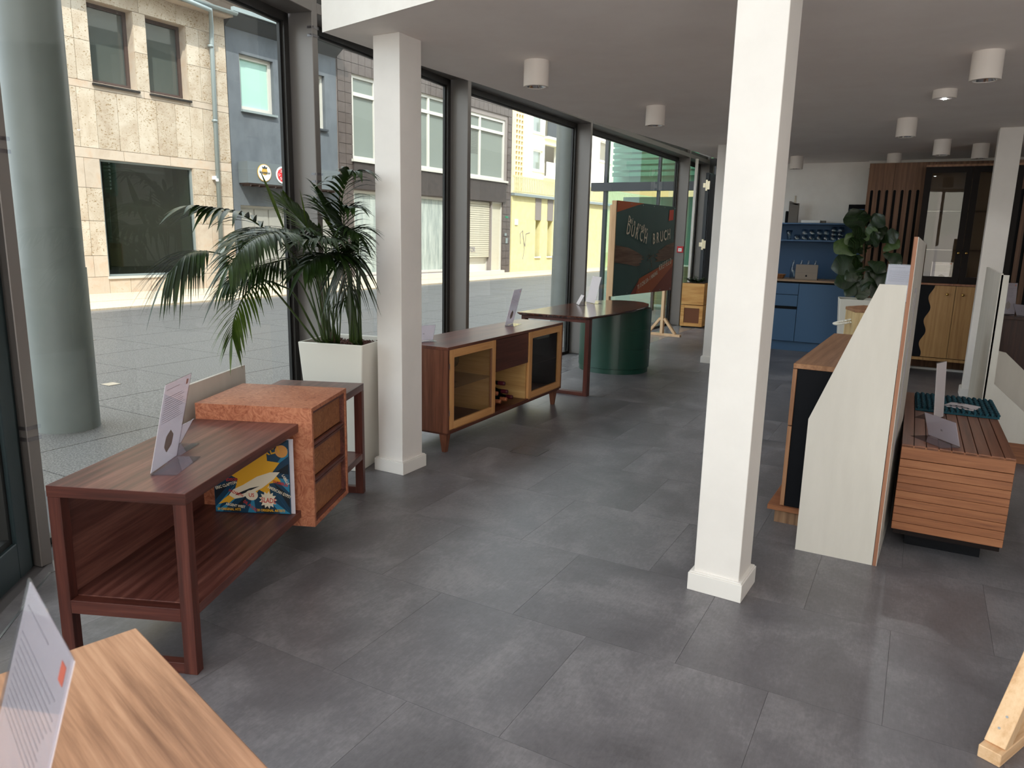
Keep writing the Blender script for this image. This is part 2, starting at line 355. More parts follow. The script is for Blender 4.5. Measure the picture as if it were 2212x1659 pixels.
# ------------------------------------------------------------------ ceiling, walls, roof
edge = [(-2.868, 3.08), (-2.85, 3.86), (-2.80, 4.6), (-2.73, 6.07), (-2.58, 7.6), (-2.47, 9.0), (-2.38, 10.5), (-2.3, 12.9)]
struct(MB().prism(edge + [(3.25, 12.9), (3.25, 1.71)], 2.38, 3.35).build('ceiling', 'ceil_paint'))
fa = MB(); p, q = Vector((-2.868, 3.08)), Vector((3.25, 1.71)); d = (q-p).normalized(); n = Vector((d.y, -d.x))*.006
fa.prism([(p.x+n.x, p.y+n.y), (q.x+n.x, q.y+n.y), (q.x, q.y), (p.x, p.y)], 2.378, 3.36); struct(fa.build('trim_3', 'white_paint'))
struct(BX(-3.9, 3.4, -3.2, 13.0, 5.2, 7.5).build('roof', 'ceil_paint'))
struct(BX(3.2, 3.4, -2.4, 12.95, 0, 5.2).build('wall_right', 'white_paint'))
struct(BX(-1.9, 3.2, 10.5, 10.65, 0, 2.38).build('wall_back', 'white_paint'))
struct(BX(-1.98, -1.9, 10.5, 12.9, 0, 2.38).build('wall_passage', 'white_paint'))
struct(BX(-2.3, 3.3, 12.9, 13.0, 2.38, 5.2).build('wall_upper', 'white_paint'))
struct(BX(-3.0, -1.9, 12.9, 13.0, 0, 2.6).build('wall_end', mat('mauve_wall', '#8d8386', .7)))
struct(BX(-.75, 3.2, 10.40, 10.5, 2.29, 2.38).build('trim_4', 'white_paint'))

def column(x, y, w, d, rot, label, z1=2.38):
    t = shell('column', (x, y, 0), rot); t['label'] = label
    BX(-w/2, w/2, -d/2, d/2, 0, z1).build('shaft', 'column_paint', t, bevel=.002)
    b = MB()
    for h, g in ((.072, .018), (.078, .013)):
        b.box(-w/2-g, w/2+g, -d/2-g, d/2+g, 0 if h < .075 else .072, h)
    b.build('baseboard', 'trim_paint', t, bevel=.0015)
column(-2.583, 3.333, .174, .19, 0, 'white square column beside the potted palm')
column(-.568, 2.812, .176, .18, R(-3), 'white square column standing free in the middle of the floor')
column(-2.005, 8.36, .174, .18, 0, 'distant white square column mostly hidden behind a nearer one')
column(.525, 7.95, .178, .18, 0, 'white square column in front of the tall glazed cabinet')

# ------------------------------------------------------------------ glass front
ZT = 2.635
def window(i, a, b, mull=True, upper=True):
    a, b = Vector(a), Vector(b); t = b-a; ln = t.length; w = shell('window_%d' % i, (a.x, a.y, 0), math.atan2(t.y, t.x))
    if mull: BX(-.05, 0, 0, .2, 0, 5.2).build('mullion', 'metal', w, bevel=.003)
    BX(0, ln-.05, .0, .2, ZT, ZT+.06).build('transom', 'metal', w, bevel=.003)
    BX(0, ln-.05, .05, .2, ZT+.06, ZT+.12).build('transom', 'metal_dark', w)
    f = MB(); x0, x1 = 0, ln-.05
    f.box(x0, x0+.035, .17, .22, 0, ZT).box(x1-.045, x1, .17, .22, 0, ZT).box(x0, x1, .17, .22, 0, .03).box(x0, x1, .17, .22, ZT-.05, ZT)
    f.build('pane_frame', 'metal_dark', w)
    s = MB(); s.box(x1-.062, x1-.045, .19, .21, .03, ZT-.05).box(x0, x1, .19, .21, ZT-.062, ZT-.05); s.build('seal', 'seal', w)
    MB().quad((x0+.03, .20, .03), (x1-.04, .20, .03), (x1-.04, .20, ZT-.05), (x0+.03, .20, ZT-.05)).build('pane', 'glass', w, fix=False)
    if upper:
        MB().quad((x0, .20, ZT+.12), (x1, .20, ZT+.12), (x1, .20, 5.2), (x0, .20, 5.2)).build('pane', 'glass', w, fix=False)
    return w
for i in range(5): wd = window(i+1, FP[i], FP[i+1])
BX(-.05, 0, 0, .2, 0, 5.2).build('mullion', 'metal', wd, loc=((Vector(FP[5])-Vector(FP[4])).length, 0, 0))
w4 = bpy.data.objects['window_4']
m = MB(); m.box(.1, 3.6, .03, .045, ZT+.16, ZT+.17)
for k in range(6): m.box(.35+k*.62, .37+k*.62, .02, .06, ZT+.13, ZT+.17)
m.build('opening_rod', 'metal_dark', w4)
BX(0, 3.65, .05, .12, ZT+.19, ZT+.24).build('upper_rail', 'metal', w4)
# clips on two mullions
for wn, zz in (('window_1', (1.62, .53)), ('window_2', (1.66, 2.5))):
    for z in zz:
        c = MB()
        for dz in (0, .045): c.box(-.056, -.05, .005, .035, z+dz, z+dz+.014).box(-.05, .006, -.006, .0, z+dz, z+dz+.014)
        c.build('cable_clip', 'acrylic', bpy.data.objects[wn])
# door corner and the rest of the glass front behind the camera
D0, D1, D2 = Vector((-3.04, 1.50)), Vector((-1.30, -.62)), Vector((.2, -2.4))
t = D1-D0; ln = t.length; dr = shell('door_1', (D0.x, D0.y, 0), math.atan2(t.y, t.x))
# outward is to the other side here (local -y)
fr = MB(); fr.box(0, .05, -.06, .0, 0, 2.5).box(.95, 1.0, -.06, 0, 0, 2.5).box(.05, .95, -.06, 0, 2.45, 2.5); fr.build('door_frame', 'door_green', dr, bevel=.002)
lf = MB(); lf.box(.055, .155, -.05, .015, .012, 2.44).box(.845, .945, -.05, .015, .012, 2.44).box(.155, .845, -.05, .015, .012, .16).box(.155, .845, -.05, .015, 2.34, 2.44); lf.build('door_leaf', 'door_green', dr, bevel=.003)
bead = MB(); bead.box(.155, .18, -.045, .0, .16, 2.34).box(.82, .845, -.045, 0, .16, 2.34).box(.18, .82, -.045, 0, .16, .185).box(.18, .82, -.045, 0, 2.315, 2.34); bead.build('glazing_bead', 'seal', dr)
MB().quad((.18, -.03, .185), (.82, -.03, .185), (.82, -.03, 2.315), (.18, -.03, 2.315)).build('pane', 'glass', dr, fix=False)
MB().tube([(.9, .015, .95), (.9, .06, .95), (.9, .06, 1.15), (.9, .015, 1.15)], .009).build('door_handle', 'steel', dr, smooth=True)
BX(0, 1.0, -.1, 0, 2.5, 2.62).build('lintel', 'door_green', dr)
MB().quad((0, -.03, 2.62), (ln, -.03, 2.62), (ln, -.03, 5.2), (0, -.03, 5.2)).build('pane', 'glass', dr, fix=False)
MB().quad((1.0, -.03, 0), (ln, -.03, 0), (ln, -.03, 2.62), (1.0, -.03, 2.62)).build('pane', 'glass', dr, fix=False)
def rear(i, a, b):
    a, b = Vector(a), Vector(b); t = b-a; ln = t.length; w = shell('window_%d' % i, (a.x, a.y, 0), math.atan2(t.y, t.x))
    BX(-.03, .03, -.2, 0, 0, 5.2).build('mullion', 'metal', w); BX(.03, ln-.03, -.18, 0, 2.62, 2.72).build('transom', 'metal', w)
    MB().quad((.03, -.1, 0), (ln-.03, -.1, 0), (ln-.03, -.1, 5.2), (.03, -.1, 5.2)).build('pane', 'glass', w, fix=False)
rear(6, D1, D2); rear(7, D2, (1.7, -2.4)); rear(8, (1.7, -2.4), (3.2, -2.4))
# end door beyond the glass front
d2 = shell('door_2', (-3.34, 12.75, 0))
e = MB(); e.box(0, 1.05, 0, .1, 2.60, 2.72).box(0, .06, 0, .1, 0, 2.6).box(.34, .40, 0, .1, 0, 2.6); e.build('door_frame', 'metal_dark', d2)
MB().quad((0, .05, 2.72), (1.05, .05, 2.72), (1.05, .05, 5.0), (0, .05, 5.0)).build('pane', 'glass', d2, fix=False)
lf = MB().box(0, .055, -.78, 0, .01, 2.42).box(.055, .07, -.76, -.03, .03, 2.40); lf.build('door_leaf', 'anthracite', d2, loc=(.16, -.02, 0), bevel=.003)
for z in (1.22, 2.14):
    h = MB().box(0, .03, -.80, -.74, z, z+.17).box(.03, .07, -.81, -.79, z+.02, z+.15).box(-.04, 0, -.80, -.78, z+.05, z+.12); h.build('lock_case', 'chrome', d2, loc=(.17, -.02, 0), bevel=.002)
BX(.02, .055, -.95, -.90, 0, 2.62).build('edge_strip', 'trim_paint', d2)

# ------------------------------------------------------------------ street
struct(BX(-60, 20, -45, 70, -.6, -.035).build('street', 'pavejoint'))
pv = shell('pavement')
sm = BX(.004, 1.052, .004, 1.106, -.03, -.01).mesh('paving_slab', 'pave')
for i in range(8):
    for k in range(27):
        x, y = -4.63-1.057*i, -4.45+1.11*k
        put('paving_slab', sm, pv, loc=(x, y, 0))
big = MB(); big.box(-3.56, 20, -45, 13, -.03, -.012).box(-11.98, -3.565, -45, -4.46, -.03, -.01).box(-11.98, 20, 25.55, 70, -.03, -.01)
struct(big.build('forecourt', 'pave'))
sw = shell('sidewalk')
for k in range(36):
    BX(-12.5, -12.12, -10+1.5*k+.006, -8.5+1.5*k-.006, -.03, .012).build('kerbstone', 'walk', sw)
BX(-13.3, -12.51, -12, 46, -.03, .01).build('gutter_strip', 'walk', sw); BX(-16, -13.31, -12, 46, -.03, .014).build('surface', 'walk', sw)
for lab, x, y in (('small pale square light set in the paving near the round outdoor column', -6.22, 3.86), ('small pale square light set in the paving farther out by the street', -8.93, 5.3)):
    t = thing('ground_light', lab, 'ground light', (x, y, -.01), .0); BX(-.06, .06, -.055, .055, 0, .004).build('cover', 'walk', t); BX(-.065, .065, -.06, .06, -.002, .002).build('rim', 'pavejoint', t)
for lab, x, y in (('thick round grey outdoor column close to the first window', -5.09, 2.83), ('round grey outdoor column seen behind the desk', -4.86, 10.4)):
    t = thing('round_column', lab, 'column', (x, y, -.01)); MB().lathe([(.19, .0), (.19, 7.5)], 40).build('shaft', 'concrete_grey', t, smooth='auto')
    MB().lathe([(.197, 0), (.197, 1.1)], 40, caps=False).build('sleeve', 'concrete_grey', t, smooth=True)
up = thing('upper_storeys', 'white upper storeys of this building carried over the forecourt', 'building', (0, 0, 0))
BX(-6.2, 9, -7, 45, 7.5, 9.9).build('storey', 'pale_render', up); BX(-3.7, 8, 15.5, 45, -.01, 7.5).build('rear_block', 'pale_render', up)
BX(3.4, 9, -7, 15.5, -.01, 7.5).build('side_block', 'pale_render', up)

# ------------------------------------------------------------------ opposite facades; local x runs along the street, y goes into the house
FA = math.atan2(.9987, .0506); FO = (-14.9, 8.0, -.01)
def house(name, label): return thing(name, label, 'building', FO, FA)
def sheet(x0, x1, z0, z1, holes, y0, y1, mb=None):   # wall slab with rectangular holes
    mb = mb or MB(); xs = sorted({x0, x1, *[h[0] for h in holes], *[h[1] for h in holes]}); zs = sorted({z0, z1, *[h[2] for h in holes], *[h[3] for h in holes]})
    xs = [x for x in xs if x0 <= x <= x1]; zs = [z for z in zs if z0 <= z <= z1]
    for a, b in zip(xs, xs[1:]):
        for c, d in zip(zs, zs[1:]):
            mx, mz = (a+b)/2, (c+d)/2
            if not any(h[0] < mx < h[1] and h[2] < mz < h[3] for h in holes): mb.box(a, b, y0, y1, c, d)
    return mb
def hwin(t, x0, x1, z0, z1, fm, gm, dep=.14, fw=.07, bars=(), hb=(), lab=None):
    f = MB(); f.box(x0, x0+fw, dep, dep+.08, z0, z1).box(x1-fw, x1, dep, dep+.08, z0, z1).box(x0+fw, x1-fw, dep, dep+.08, z0, z0+fw).box(x0+fw, x1-fw, dep, dep+.08, z1-fw, z1)
    for b in bars: f.box(b-fw/2, b+fw/2, dep, dep+.07, z0+fw, z1-fw)
    for b in hb: f.box(x0+fw, x1-fw, dep-.01, dep+.07, b-fw/2, b+fw/2)
    w = f.build('window', fm, t); BX(x0+.01, x1-.01, dep+.045, dep+.055, z0+.01, z1-.01).build('pane', gm, w); return w
# stone house
A_, B_, SH = (1.38, 2.31, 4.2, 5.73), (2.59, 3.52, 4.2, 5.73), (1.38, 3.49, .37, 2.73)
st = house('stone_house', 'beige travertine house with a big shop window')
sheet(-6, 4.53, 0, 6.12, [A_, B_, SH], .03, .5).build('wall', 'travertine_smooth', st); BX(-6, 4.53, .5, 6, 0, 6.0).build('body', 'travertine_smooth', st)
def slabs(t, z0, z1, xs, holes, m, name='stone_panel'):
    for a, b in zip(xs, xs[1:]):
        if any(h[0] < (a+b)/2 < h[1] and h[2] < (z0+z1)/2 < h[3] for h in holes): continue
        BX(0, b-a-.008, rnd.uniform(-.004, .004), .03, 0, z1-z0-.008).build(name, m, t, loc=(a+.004, 0, z0+.004))
H = [A_, B_, SH]
def xs_(a, b, st_, extra=()): 
    v = [a]
    while v[-1]+st_*1.4 < b: v.append(v[-1]+st_)
    return v+[b]
slabs(st, 0, .37, xs_(-.47, 4.53, .46), H, 'travertine_smooth')
slabs(st, .37, .8, xs_(-.47, 1.38, .31), H, 'travertine_smooth'); slabs(st, .37, .8, xs_(3.49, 4.53, .34), H, 'travertine_smooth')
for z0, z1 in ((.8, 1.5), (1.5, 2.15), (2.15, 2.73)):
    o_ = rnd.uniform(-.08, .08)
    slabs(st, z0, z1, [-.4, .1, .55, 1.06, 1.38], H, rnd.choice(['travertine', 'travertine_smooth'])); slabs(st, z0, z1, [3.49, 3.83+o_, 4.53], H, rnd.choice(['travertine', 'travertine_smooth']))
slabs(st, 2.73, 2.93, [-.4, .83, 1.9, 2.95, 4.53], [], 'travertine_smooth')
slabs(st, 2.93, 4.06, [-.4, .12, .83, 1.03, 1.39, 1.84, 2.26, 2.70, 3.14, 3.5, 3.83, 4.15, 4.53], [], 'travertine')
slabs(st, 4.06, 4.2, [-.4, .83, 2.45, 3.52, 4.53], [], 'travertine_smooth')
for z0, z1 in ((4.2, 4.95), (4.95, 5.73)): slabs(st, z0, z1, [-.4, .1, .6, 1.08, 1.38, 2.31, 2.59, 3.52, 3.83, 4.15, 4.53], H, 'travertine')
slabs(st, 5.73, 6.12, [-.4, .6, 1.38, 2.45, 3.3, 4.53], [], 'travertine')
for a in (A_, B_):
    w = hwin(st, a[0], a[1], a[2]+.02, a[3], 'brownframe', 'far_glass', .24, .07)
    BX(a[0]-.02, a[1]+.03, -.05, .22, a[2]-.06, a[2]-.02).build('window_sill', 'metal_dark', st)
w = hwin(st, SH[0], SH[1], SH[2], SH[3], 'zinc', 'shop_glass', .05, .04)
BX(SH[0]-.03, SH[1]+.03, -.03, .1, SH[2]-.05, SH[2]).build('window_sill', 'alu', st)
sheet(1.38, 3.49, .37, 2.73, [], 1.6, 1.65).box(1.36, 1.38, .12, 1.6, .3, 2.8).box(1.38, 3.49, .12, 1.6, .3, .37).build('shop_interior', mat('shop_interior', '#3d3b35', .9), st)
BX(3.44, 3.49, .12, 1.6, .37, 2.73).build('shop_side_wall', 'pale_render', st); BX(1.38, 3.49, .12, 1.6, 2.73, 2.8).build('shop_ceiling', 'grout', st); BX(1.5, 3.0, .3, .36, 2.55, 2.62).build('lamp_strip', 'pale_render', st)
for x, w_, h_ in ((1.75, .35, .5), (2.15, .25, .55), (2.65, .22, .3)): BX(x, x+w_, 1.1, 1.3, .37, .37+h_).build('stored_box', 'grout', st)
pp = MB().tube([(3.0, -.42, 6.16), (3.9, -.38, 6.1), (4.1, -.12, 5.85), (4.1, -.09, 5.5), (4.06, -.09, 1.05)], .05, 10)
for z in (1.1, 3.8, 5.4): pp.lathe([(.062, z), (.062, z+.05)], 10, (4.07, -.09, 0))
pp.build('downpipe', 'zinc', st, smooth=True); BX(4.0, 4.13, -.13, -.05, .0, 1.05).build('pipe_foot', 'zinc', st)
g = MB()
for k in range(7):
    a0, a1 = math.pi+math.pi*k/7, math.pi+math.pi*(k+1)/7
    g.prism([(-.36+.07*math.cos(a0), 6.22+.07*math.sin(a0)), (-.36+.07*math.cos(a1), 6.22+.07*math.sin(a1)), (-.36+.06*math.cos(a1), 6.22+.06*math.sin(a1)), (-.36+.06*math.cos(a0), 6.22+.06*math.sin(a0))], -6, 4.6, 'x')
g.build('gutter', 'zinc', st); BX(-6, 4.55, -.3, .5, 6.12, 6.2).build('eave', 'travertine_smooth', st)
MB().prism([(-.3, 6.2), (3, 7.6), (6, 6.2)], -6, 4.55, 'x').build('roof', 'metal_dark', st)
lp = MB().box(3.98, 4.06, -.10, 0, 2.52, 2.60).lathe([(.035, -.06), (.035, 0)], 10, (4.02, -.13, 2.54)); lp.build('security_lamp', 'white_plastic', st)
# grey house
gr = house('grey_house', 'narrow slate grey rendered house with a shop sign')
GW = (4.91, 5.91, 4.22, 5.47); GW2 = (7.15, 7.62, 4.1, 5.45); GD = (4.75, 7.9, 0, 1.98)
sheet(4.56, 8.04, 0, 6.2, [GW, GW2, GD], .02, .5).build('wall', 'grey_render', gr); BX(4.56, 8.04, .5, 6, 0, 6.2).build('body', 'grey_render', gr)
hwin(gr, *GW[:2], *GW[2:], 'alu', 'mint', .12, .09); BX(4.94, 5.72, .17, .175, 5.2, 5.36).build('blind_gap', 'black', gr)
BX(4.89, 5.95, -.05, .15, 4.16, 4.21).build('window_sill', 'zinc', gr); hwin(gr, *GW2[:2], *GW2[2:], 'alu', 'far_glass_l', .12, .07); BX(7.1, 7.66, -.05, .15, 4.04, 4.09).build('window_sill', 'dark_render', gr)
ev = MB().box(4.54, 8.08, -.34, .5, 6.2, 6.28).prism([(-.30, 6.2), (.02, 6.2), (.02, 5.98)], 4.56, 8.04, 'x'); ev.build('eave', 'dark_render', gr); BX(4.5, 8.1, -.40, -.30, 6.24, 6.33).build('gutter', 'zinc', gr); MB().prism([(-.3, 6.28), (3, 7.2), (6, 6.28)], 4.56, 8.04, 'x').build('roof', 'metal_dark', gr)
dn = MB().box(4.75, 7.9, .15, .2, 0, 1.98); dn.build('shop_front', 'alu', gr)
for k in range(7): BX(4.79+k*.445, 4.79+k*.445+.41, .12, .15, .12, 1.9).build('front_panel', mat('door_panel_grey', '#9a9a96', .6) if k == 0 else bpy.data.materials['door_panel_grey'], gr)
sb = thing('shop_sign', 'grey projecting sign box with two round emblems on the grey house', 'sign', FO, FA)
BX(4.72, 7.75, -.34, -.0, 2.5, 3.0).build('sign_box', 'sign_grey', sb); 
so = MB().box(4.74, 7.73, -.32, -.0, 2.47, 2.5)
for k in range(12): so.box(4.8+k*.25, 4.83+k*.25, -.31, -.02, 2.43, 2.47)
so.build('light_strip', 'brownframe', sb)
def disc(x, z, r, y, m, name, par, n=28): return MB().prism([(x+r*math.cos(2*math.pi*k/n), z+r*math.sin(2*math.pi*k/n)) for k in range(n)], y, y+.012, 'y').build(name, m, par)
e1 = disc(5.2, 2.76, .205, -.355, 'gold', 'round_emblem', sb); disc(5.2, 2.76, .19, -.360, 'sticker', 'emblem_face', e1); disc(5.2, 2.79, .085, -.365, 'gold', 'emblem_sun', e1)
MB().prism([(5.13, 2.86), (5.12, 2.91), (5.16, 2.885), (5.2, 2.93), (5.24, 2.885), (5.28, 2.91), (5.27, 2.86)], -.370, -.365, 'y').build('crown', 'dark_render', e1)
FM = lambda x, y, z: frame_m((x, y, z), (1, 0, 0), (0, 0, 1))
text('Warsteiner', .085, 'lettering', 'dark_render', e1, FM(5.2, -.372, 2.74), align='CENTER', bold=.002, sx=.85)
e2 = disc(5.76, 2.75, .205, -.355, 'sticker', 'round_emblem', sb); disc(5.76, 2.75, .165, -.360, 'sign_red', 'emblem_face', e2)
for ch, a in zip('コウスごしずうシ', (125, 90, 55, 5, -40, -90, -130, 180)):
    text(ch, .085, 'character', 'sticker', e2, FM(5.76+.115*math.cos(R(a)), -.366, 2.72+.115*math.sin(R(a))), align='CENTER', bold=.001)
text('Sushi', .42, 'lettering', 'sticker', sb, FM(6.02, -.40, 2.64), extrude=.03, bold=.012, sx=.9)
# dark tiled house
dk = house('tiled_house', 'dark brown tiled commercial house with white window bands')
W1, W2 = (8.62, 13.6, 3.43, 5.72), (14.2, 16.6, 3.40, 5.56)
SHA, SHB, SHC = (8.62, 13.5, .16, 2.58), (13.95, 15.75, .05, 2.62), (15.8, 16.5, .05, 2.62)
sheet(8.06, 17.08, 0, 9.5, [W1, W2, SHA, SHB, SHC], .03, .5).build('wall', 'grout', dk); BX(8.06, 17.08, .5, 6, 0, 9.5).build('body', 'fascia', dk)
tm = BX(.006, .266, -.004, .03, .006, .266).mesh('tile', 'brown_tile'); P_ = .2712; cnt = 0; loose = MB()
for i in range(33):
    for k in range(26):
        x, z = 8.07+P_*i, .02+P_*k; cx, cz = x+.135, z+.135
        if any(h[0]-.06 < cx < h[1]+.06 and h[2]-.06 < cz < h[3]+.06 for h in (W1, W2, SHA, SHB, SHC)) or (8.5 < cx < 16.6 and 2.55 < cz < 3.42): continue
        if x+.26 > 17.08: continue
        seen = (cz > 5.6 and (cx < 9.6 or cx > 11.2)) or cx < 8.65 or cx > 16.4
        if seen and cnt < 296: put('tile', tm, dk, loc=(x, 0, z)); cnt += 1
        else: loose.box(x+.006, x+.266, -.004, .03, z+.006, z+.266)
l_ = loose.build('tile_field', 'brown_tile', dk); l_['kind'] = 'stuff'
BX(8.6, 16.62, -.05, .05, 2.62, 3.34).build('fascia_board', 'fascia', dk)
hwin(dk, *W1[:2], *W1[2:], 'alu', 'far_glass_l', .06, .10, bars=(9.6, 10.8, 12.1), hb=(5.2,)); hwin(dk, *W2[:2], *W2[2:], 'alu', 'far_glass_l', .06, .10, bars=(15.0,), hb=(5.08,))
MB().box(12.3, 12.9, .2, .22, 3.6, 4.1).prism([(12.45, 3.7), (12.75, 3.7), (12.68, 4.0), (12.52, 4.0)], .16, .19, 'y').build('posted_picture', mat('orange_print', '#a8683a', .7), dk)
bl = MB()
for k in range(16): bl.box(14.3, 14.93, .105, .115, 4.2+k*.05, 4.235+k*.05)
bl.build('window_blind', 'alu', dk)
MB().box(8.55, 13.7, -.09, .06, 3.36, 3.43).box(14.1, 16.7, -.09, .06, 3.33, 3.40).build('window_sill', 'alu', dk)
hwin(dk, *SHA[:2], *SHA[2:], 'alu', 'whitewash', .06, .07, bars=(11.0, 13.36)); 
sh = MB()
for k in range(26): sh.box(13.98, 15.72, .09-.012*(k % 1), .13, .62+k*.075, .62+k*.075+.062)
sh.box(13.95, 15.75, .13, .15, .6, 2.6)
rs = sh.build('roller_shutter', 'shutter', dk); text('ROLLTOR', .26, 'lettering', 'print_grey', rs, FM(13.95, .08, .80), align='LEFT', sx=.75, bold=.004)
hwin(dk, *SHC[:2], *SHC[2:], 'alu', 'shutter', .06, .06); hwin(dk, 13.95, 15.75, .05, .62, 'alu', 'pale_render', .2, .05)
MB().box(8.5, 16.5, -.12, .06, .0, .12).build('shop_sill', 'alu', dk)
gt = MB()
for i_ in range(5): gt.box(16.62+i_*.03, 16.63+i_*.07, -.012, -.006, 2.06+.03*(i_ % 3), 2.08+.05*(i_ % 2))
gt.build('graffiti_tag', 'exit_green', dk); MB().box(16.7, 16.82, -.03, -.006, 1.12, 1.32).box(16.62, 16.74, -.03, -.006, 1.4, 1.5).build('bell_plate', 'zinc', dk)
# yellow low house with parapet
yl = house('yellow_house', 'low pale yellow building with a slatted roof railing')
hs = [(18.95, 19.33, .6, 2.05), (19.95, 20.33, .6, 2.05), (26.5, 28.3, 0, 2.2)]
sheet(17.12, 39.5, 0, 2.92, hs, .0, .5).build('wall', 'yellow', yl); BX(17.12, 39.5, .5, 5.4, 0, 2.92).build('body', 'yellow', yl)
for a, b, c, d in hs[:2]:
    w = hwin(yl, a, b, c, d, 'pale_render', 'far_glass_l', .25, .04); BX(a-.03, b+.03, -.05, .25, c-.06, c).build('window_sill', 'pale_render', yl); BX(a-.07, b+.02, -.02, 0, d, 2.9).build('pilaster', 'grout', yl)
BX(26.5, 28.3, .1, .15, 0, 2.2).build('garage_door', 'yellow_rail', yl)
BX(17.1, 39.5, -.12, .5, 2.92, 3.02).build('coping', 'zinc', yl)
rl = MB().box(17.15, 39.5, -.05, .0, 3.60, 3.66).box(17.15, 39.5, -.05, 0, 3.04, 3.10); rl.build('rail', 'yellow_rail', yl)
bm_ = BX(0, .07, -.06, -.03, 3.08, 3.62).mesh('railing_slat', 'yellow_rail')
for k in range(110): put('railing_slat', bm_, yl, loc=(17.2+k*.135, 0, 0))
BX(17.35, 17.55, -.03, 0, 1.82, 2.04).build('house_number', 'sticker', yl)
gf = MB().tube([(17.8, -.01, 1.1), (17.75, -.01, 1.5), (17.95, -.01, 1.62), (18.0, -.01, 1.3), (18.15, -.01, 1.0), (18.2, -.01, 1.5), (18.5, -.01, 1.55)], .012, 4); gf.tube([(18.0, -.01, .5), (18.1, -.01, .9), (18.0, -.01, 1.4)], .01, 4); gf.build('graffiti_tag', 'print_grey', yl)
# white flats behind
ap = thing('apartment_block', 'white apartment block with recessed balconies beyond the yellow building', 'building', (FO[0]-5.6, FO[1], 0), FA)
hs = [(28.3, 29.35, 6.9, 7.95), (28.35, 29.4, 4.95, 6.0), (36.6, 38.2, 6.2, 7.4), (36.6, 38.2, 3.6, 4.8)]
sheet(27.2, 39.2, 0, 12, hs + [(29.6, 31.2, 4.7, 6.4), (29.6, 31.2, 6.8, 8.4)], 0, .3).build('wall', 'pale_render', ap); BX(27.2, 39.2, 1.6, 10, 0, 12).build('body', 'pale_render', ap)
for a, b, c, d in hs: hwin(ap, a, b, c, d, 'sticker', 'far_glass_l', .1, .07); BX(a-.1, b+.1, -.06, .1, c-.1, c).build('window_sill', 'pale_render', ap)
for z in (4.7, 6.8): BX(29.5, 31.25, -.25, 1.6, z-.12, z).build('balcony_slab', 'pale_render', ap); BX(29.5, 31.1, -.22, -.18, z+.0, z+.75).build('balcony_rail', 'dark_render' if z > 6 else 'pale_render', ap)
sheet(26.3, 27.2, 3, 12, [(26.3+.12+.26*i, 26.3+.12+.26*i+.17, 3.2+.26*k, 3.2+.26*k+.17) for i in range(3) for k in range(30)], -.1, .2).build('screen_block', 'cream', ap)
BX(26.3, 27.2, .3, 10, 0, 12).build('stair_tower', 'cream', ap)
# cream house rising behind
ch = thing('cream_house', 'tall cream rendered house rising behind the grey roof', 'building', (FO[0]-6.4, FO[1], 0), FA)
BX(-3, 9.7, 0, 6, 0, 16).build('wall', 'cream', ch); BX(9.7, 15.5, .5, 6, 0, 14).build('wing', 'pale_render', ch)
MB().tube([(9.9, -.0, 4), (9.9, -.0, 14)], .06, 8).build('downpipe', 'zinc', ch, smooth=True)
pk = thing('peach_house', 'peach coloured house at the far end of the street', 'building', (-15.3, 48.5, 0), FA); BX(0, 14, 0, 8, 0, 13).build('wall', mat('peach', '#d8ab84', .9), pk)
for k in range(3): hwin(pk, 1+k*2.2, 2.1+k*2.2, 6, 7.4, 'alu', 'far_glass_l', -.05, .08)
sq = thing('square_house', 'long pale house across the open square', 'building', (0, 0, 0)); BX(-20, 14, -34, -28, 0, 9).build('wall', 'cream', sq)
# green glazed porch next door
gp = thing('glass_porch', 'green glazed entrance porch with louvres beyond the poster banner', 'porch', (-5.75, 14.0, -.01))
MB().box(0, .07, 0, .1, 0, 5.2).box(1.1, 1.15, 0, .08, 0, 5.2).box(2.15, 2.2, 0, .08, 0, 5.2).build('post', 'anthracite', gp); 
MB().box(-.25, 2.25, -.05, .12, 2.30, 2.46).build('canopy_beam', 'anthracite', gp)
MB().quad((.07, .04, .02), (2.2, .04, .02), (2.2, .04, 2.3), (.07, .04, 2.3)).build('pane', 'green_glass', gp, fix=False)
MB().quad((.07, .04, 2.46), (2.2, .04, 2.46), (2.2, .04, 5.2), (.07, .04, 5.2)).build('pane', 'green_glass', gp, fix=False)
BX(.3, 2.2, .34, .36, .9, 2.2).build('frosted_screen', 'frost', gp)
lv = BX(.05, 2.2, .3, .36, 0, .075).mesh('louvre', 'louver')
for k in range(22): put('louvre', lv, gp, loc=(0, 0, 2.6+k*.115))
BX(.0, 2.25, .5, .52, 2.4, 5.2).build('backing', 'louver', gp)
BX(.8, 1.9, .9, .93, .05, .85).build('timber_board', 'pine_x', gp)
text('IIIII', .13, 'lettering', 'dark_render', gp, FM(.45, .03, 1.95))

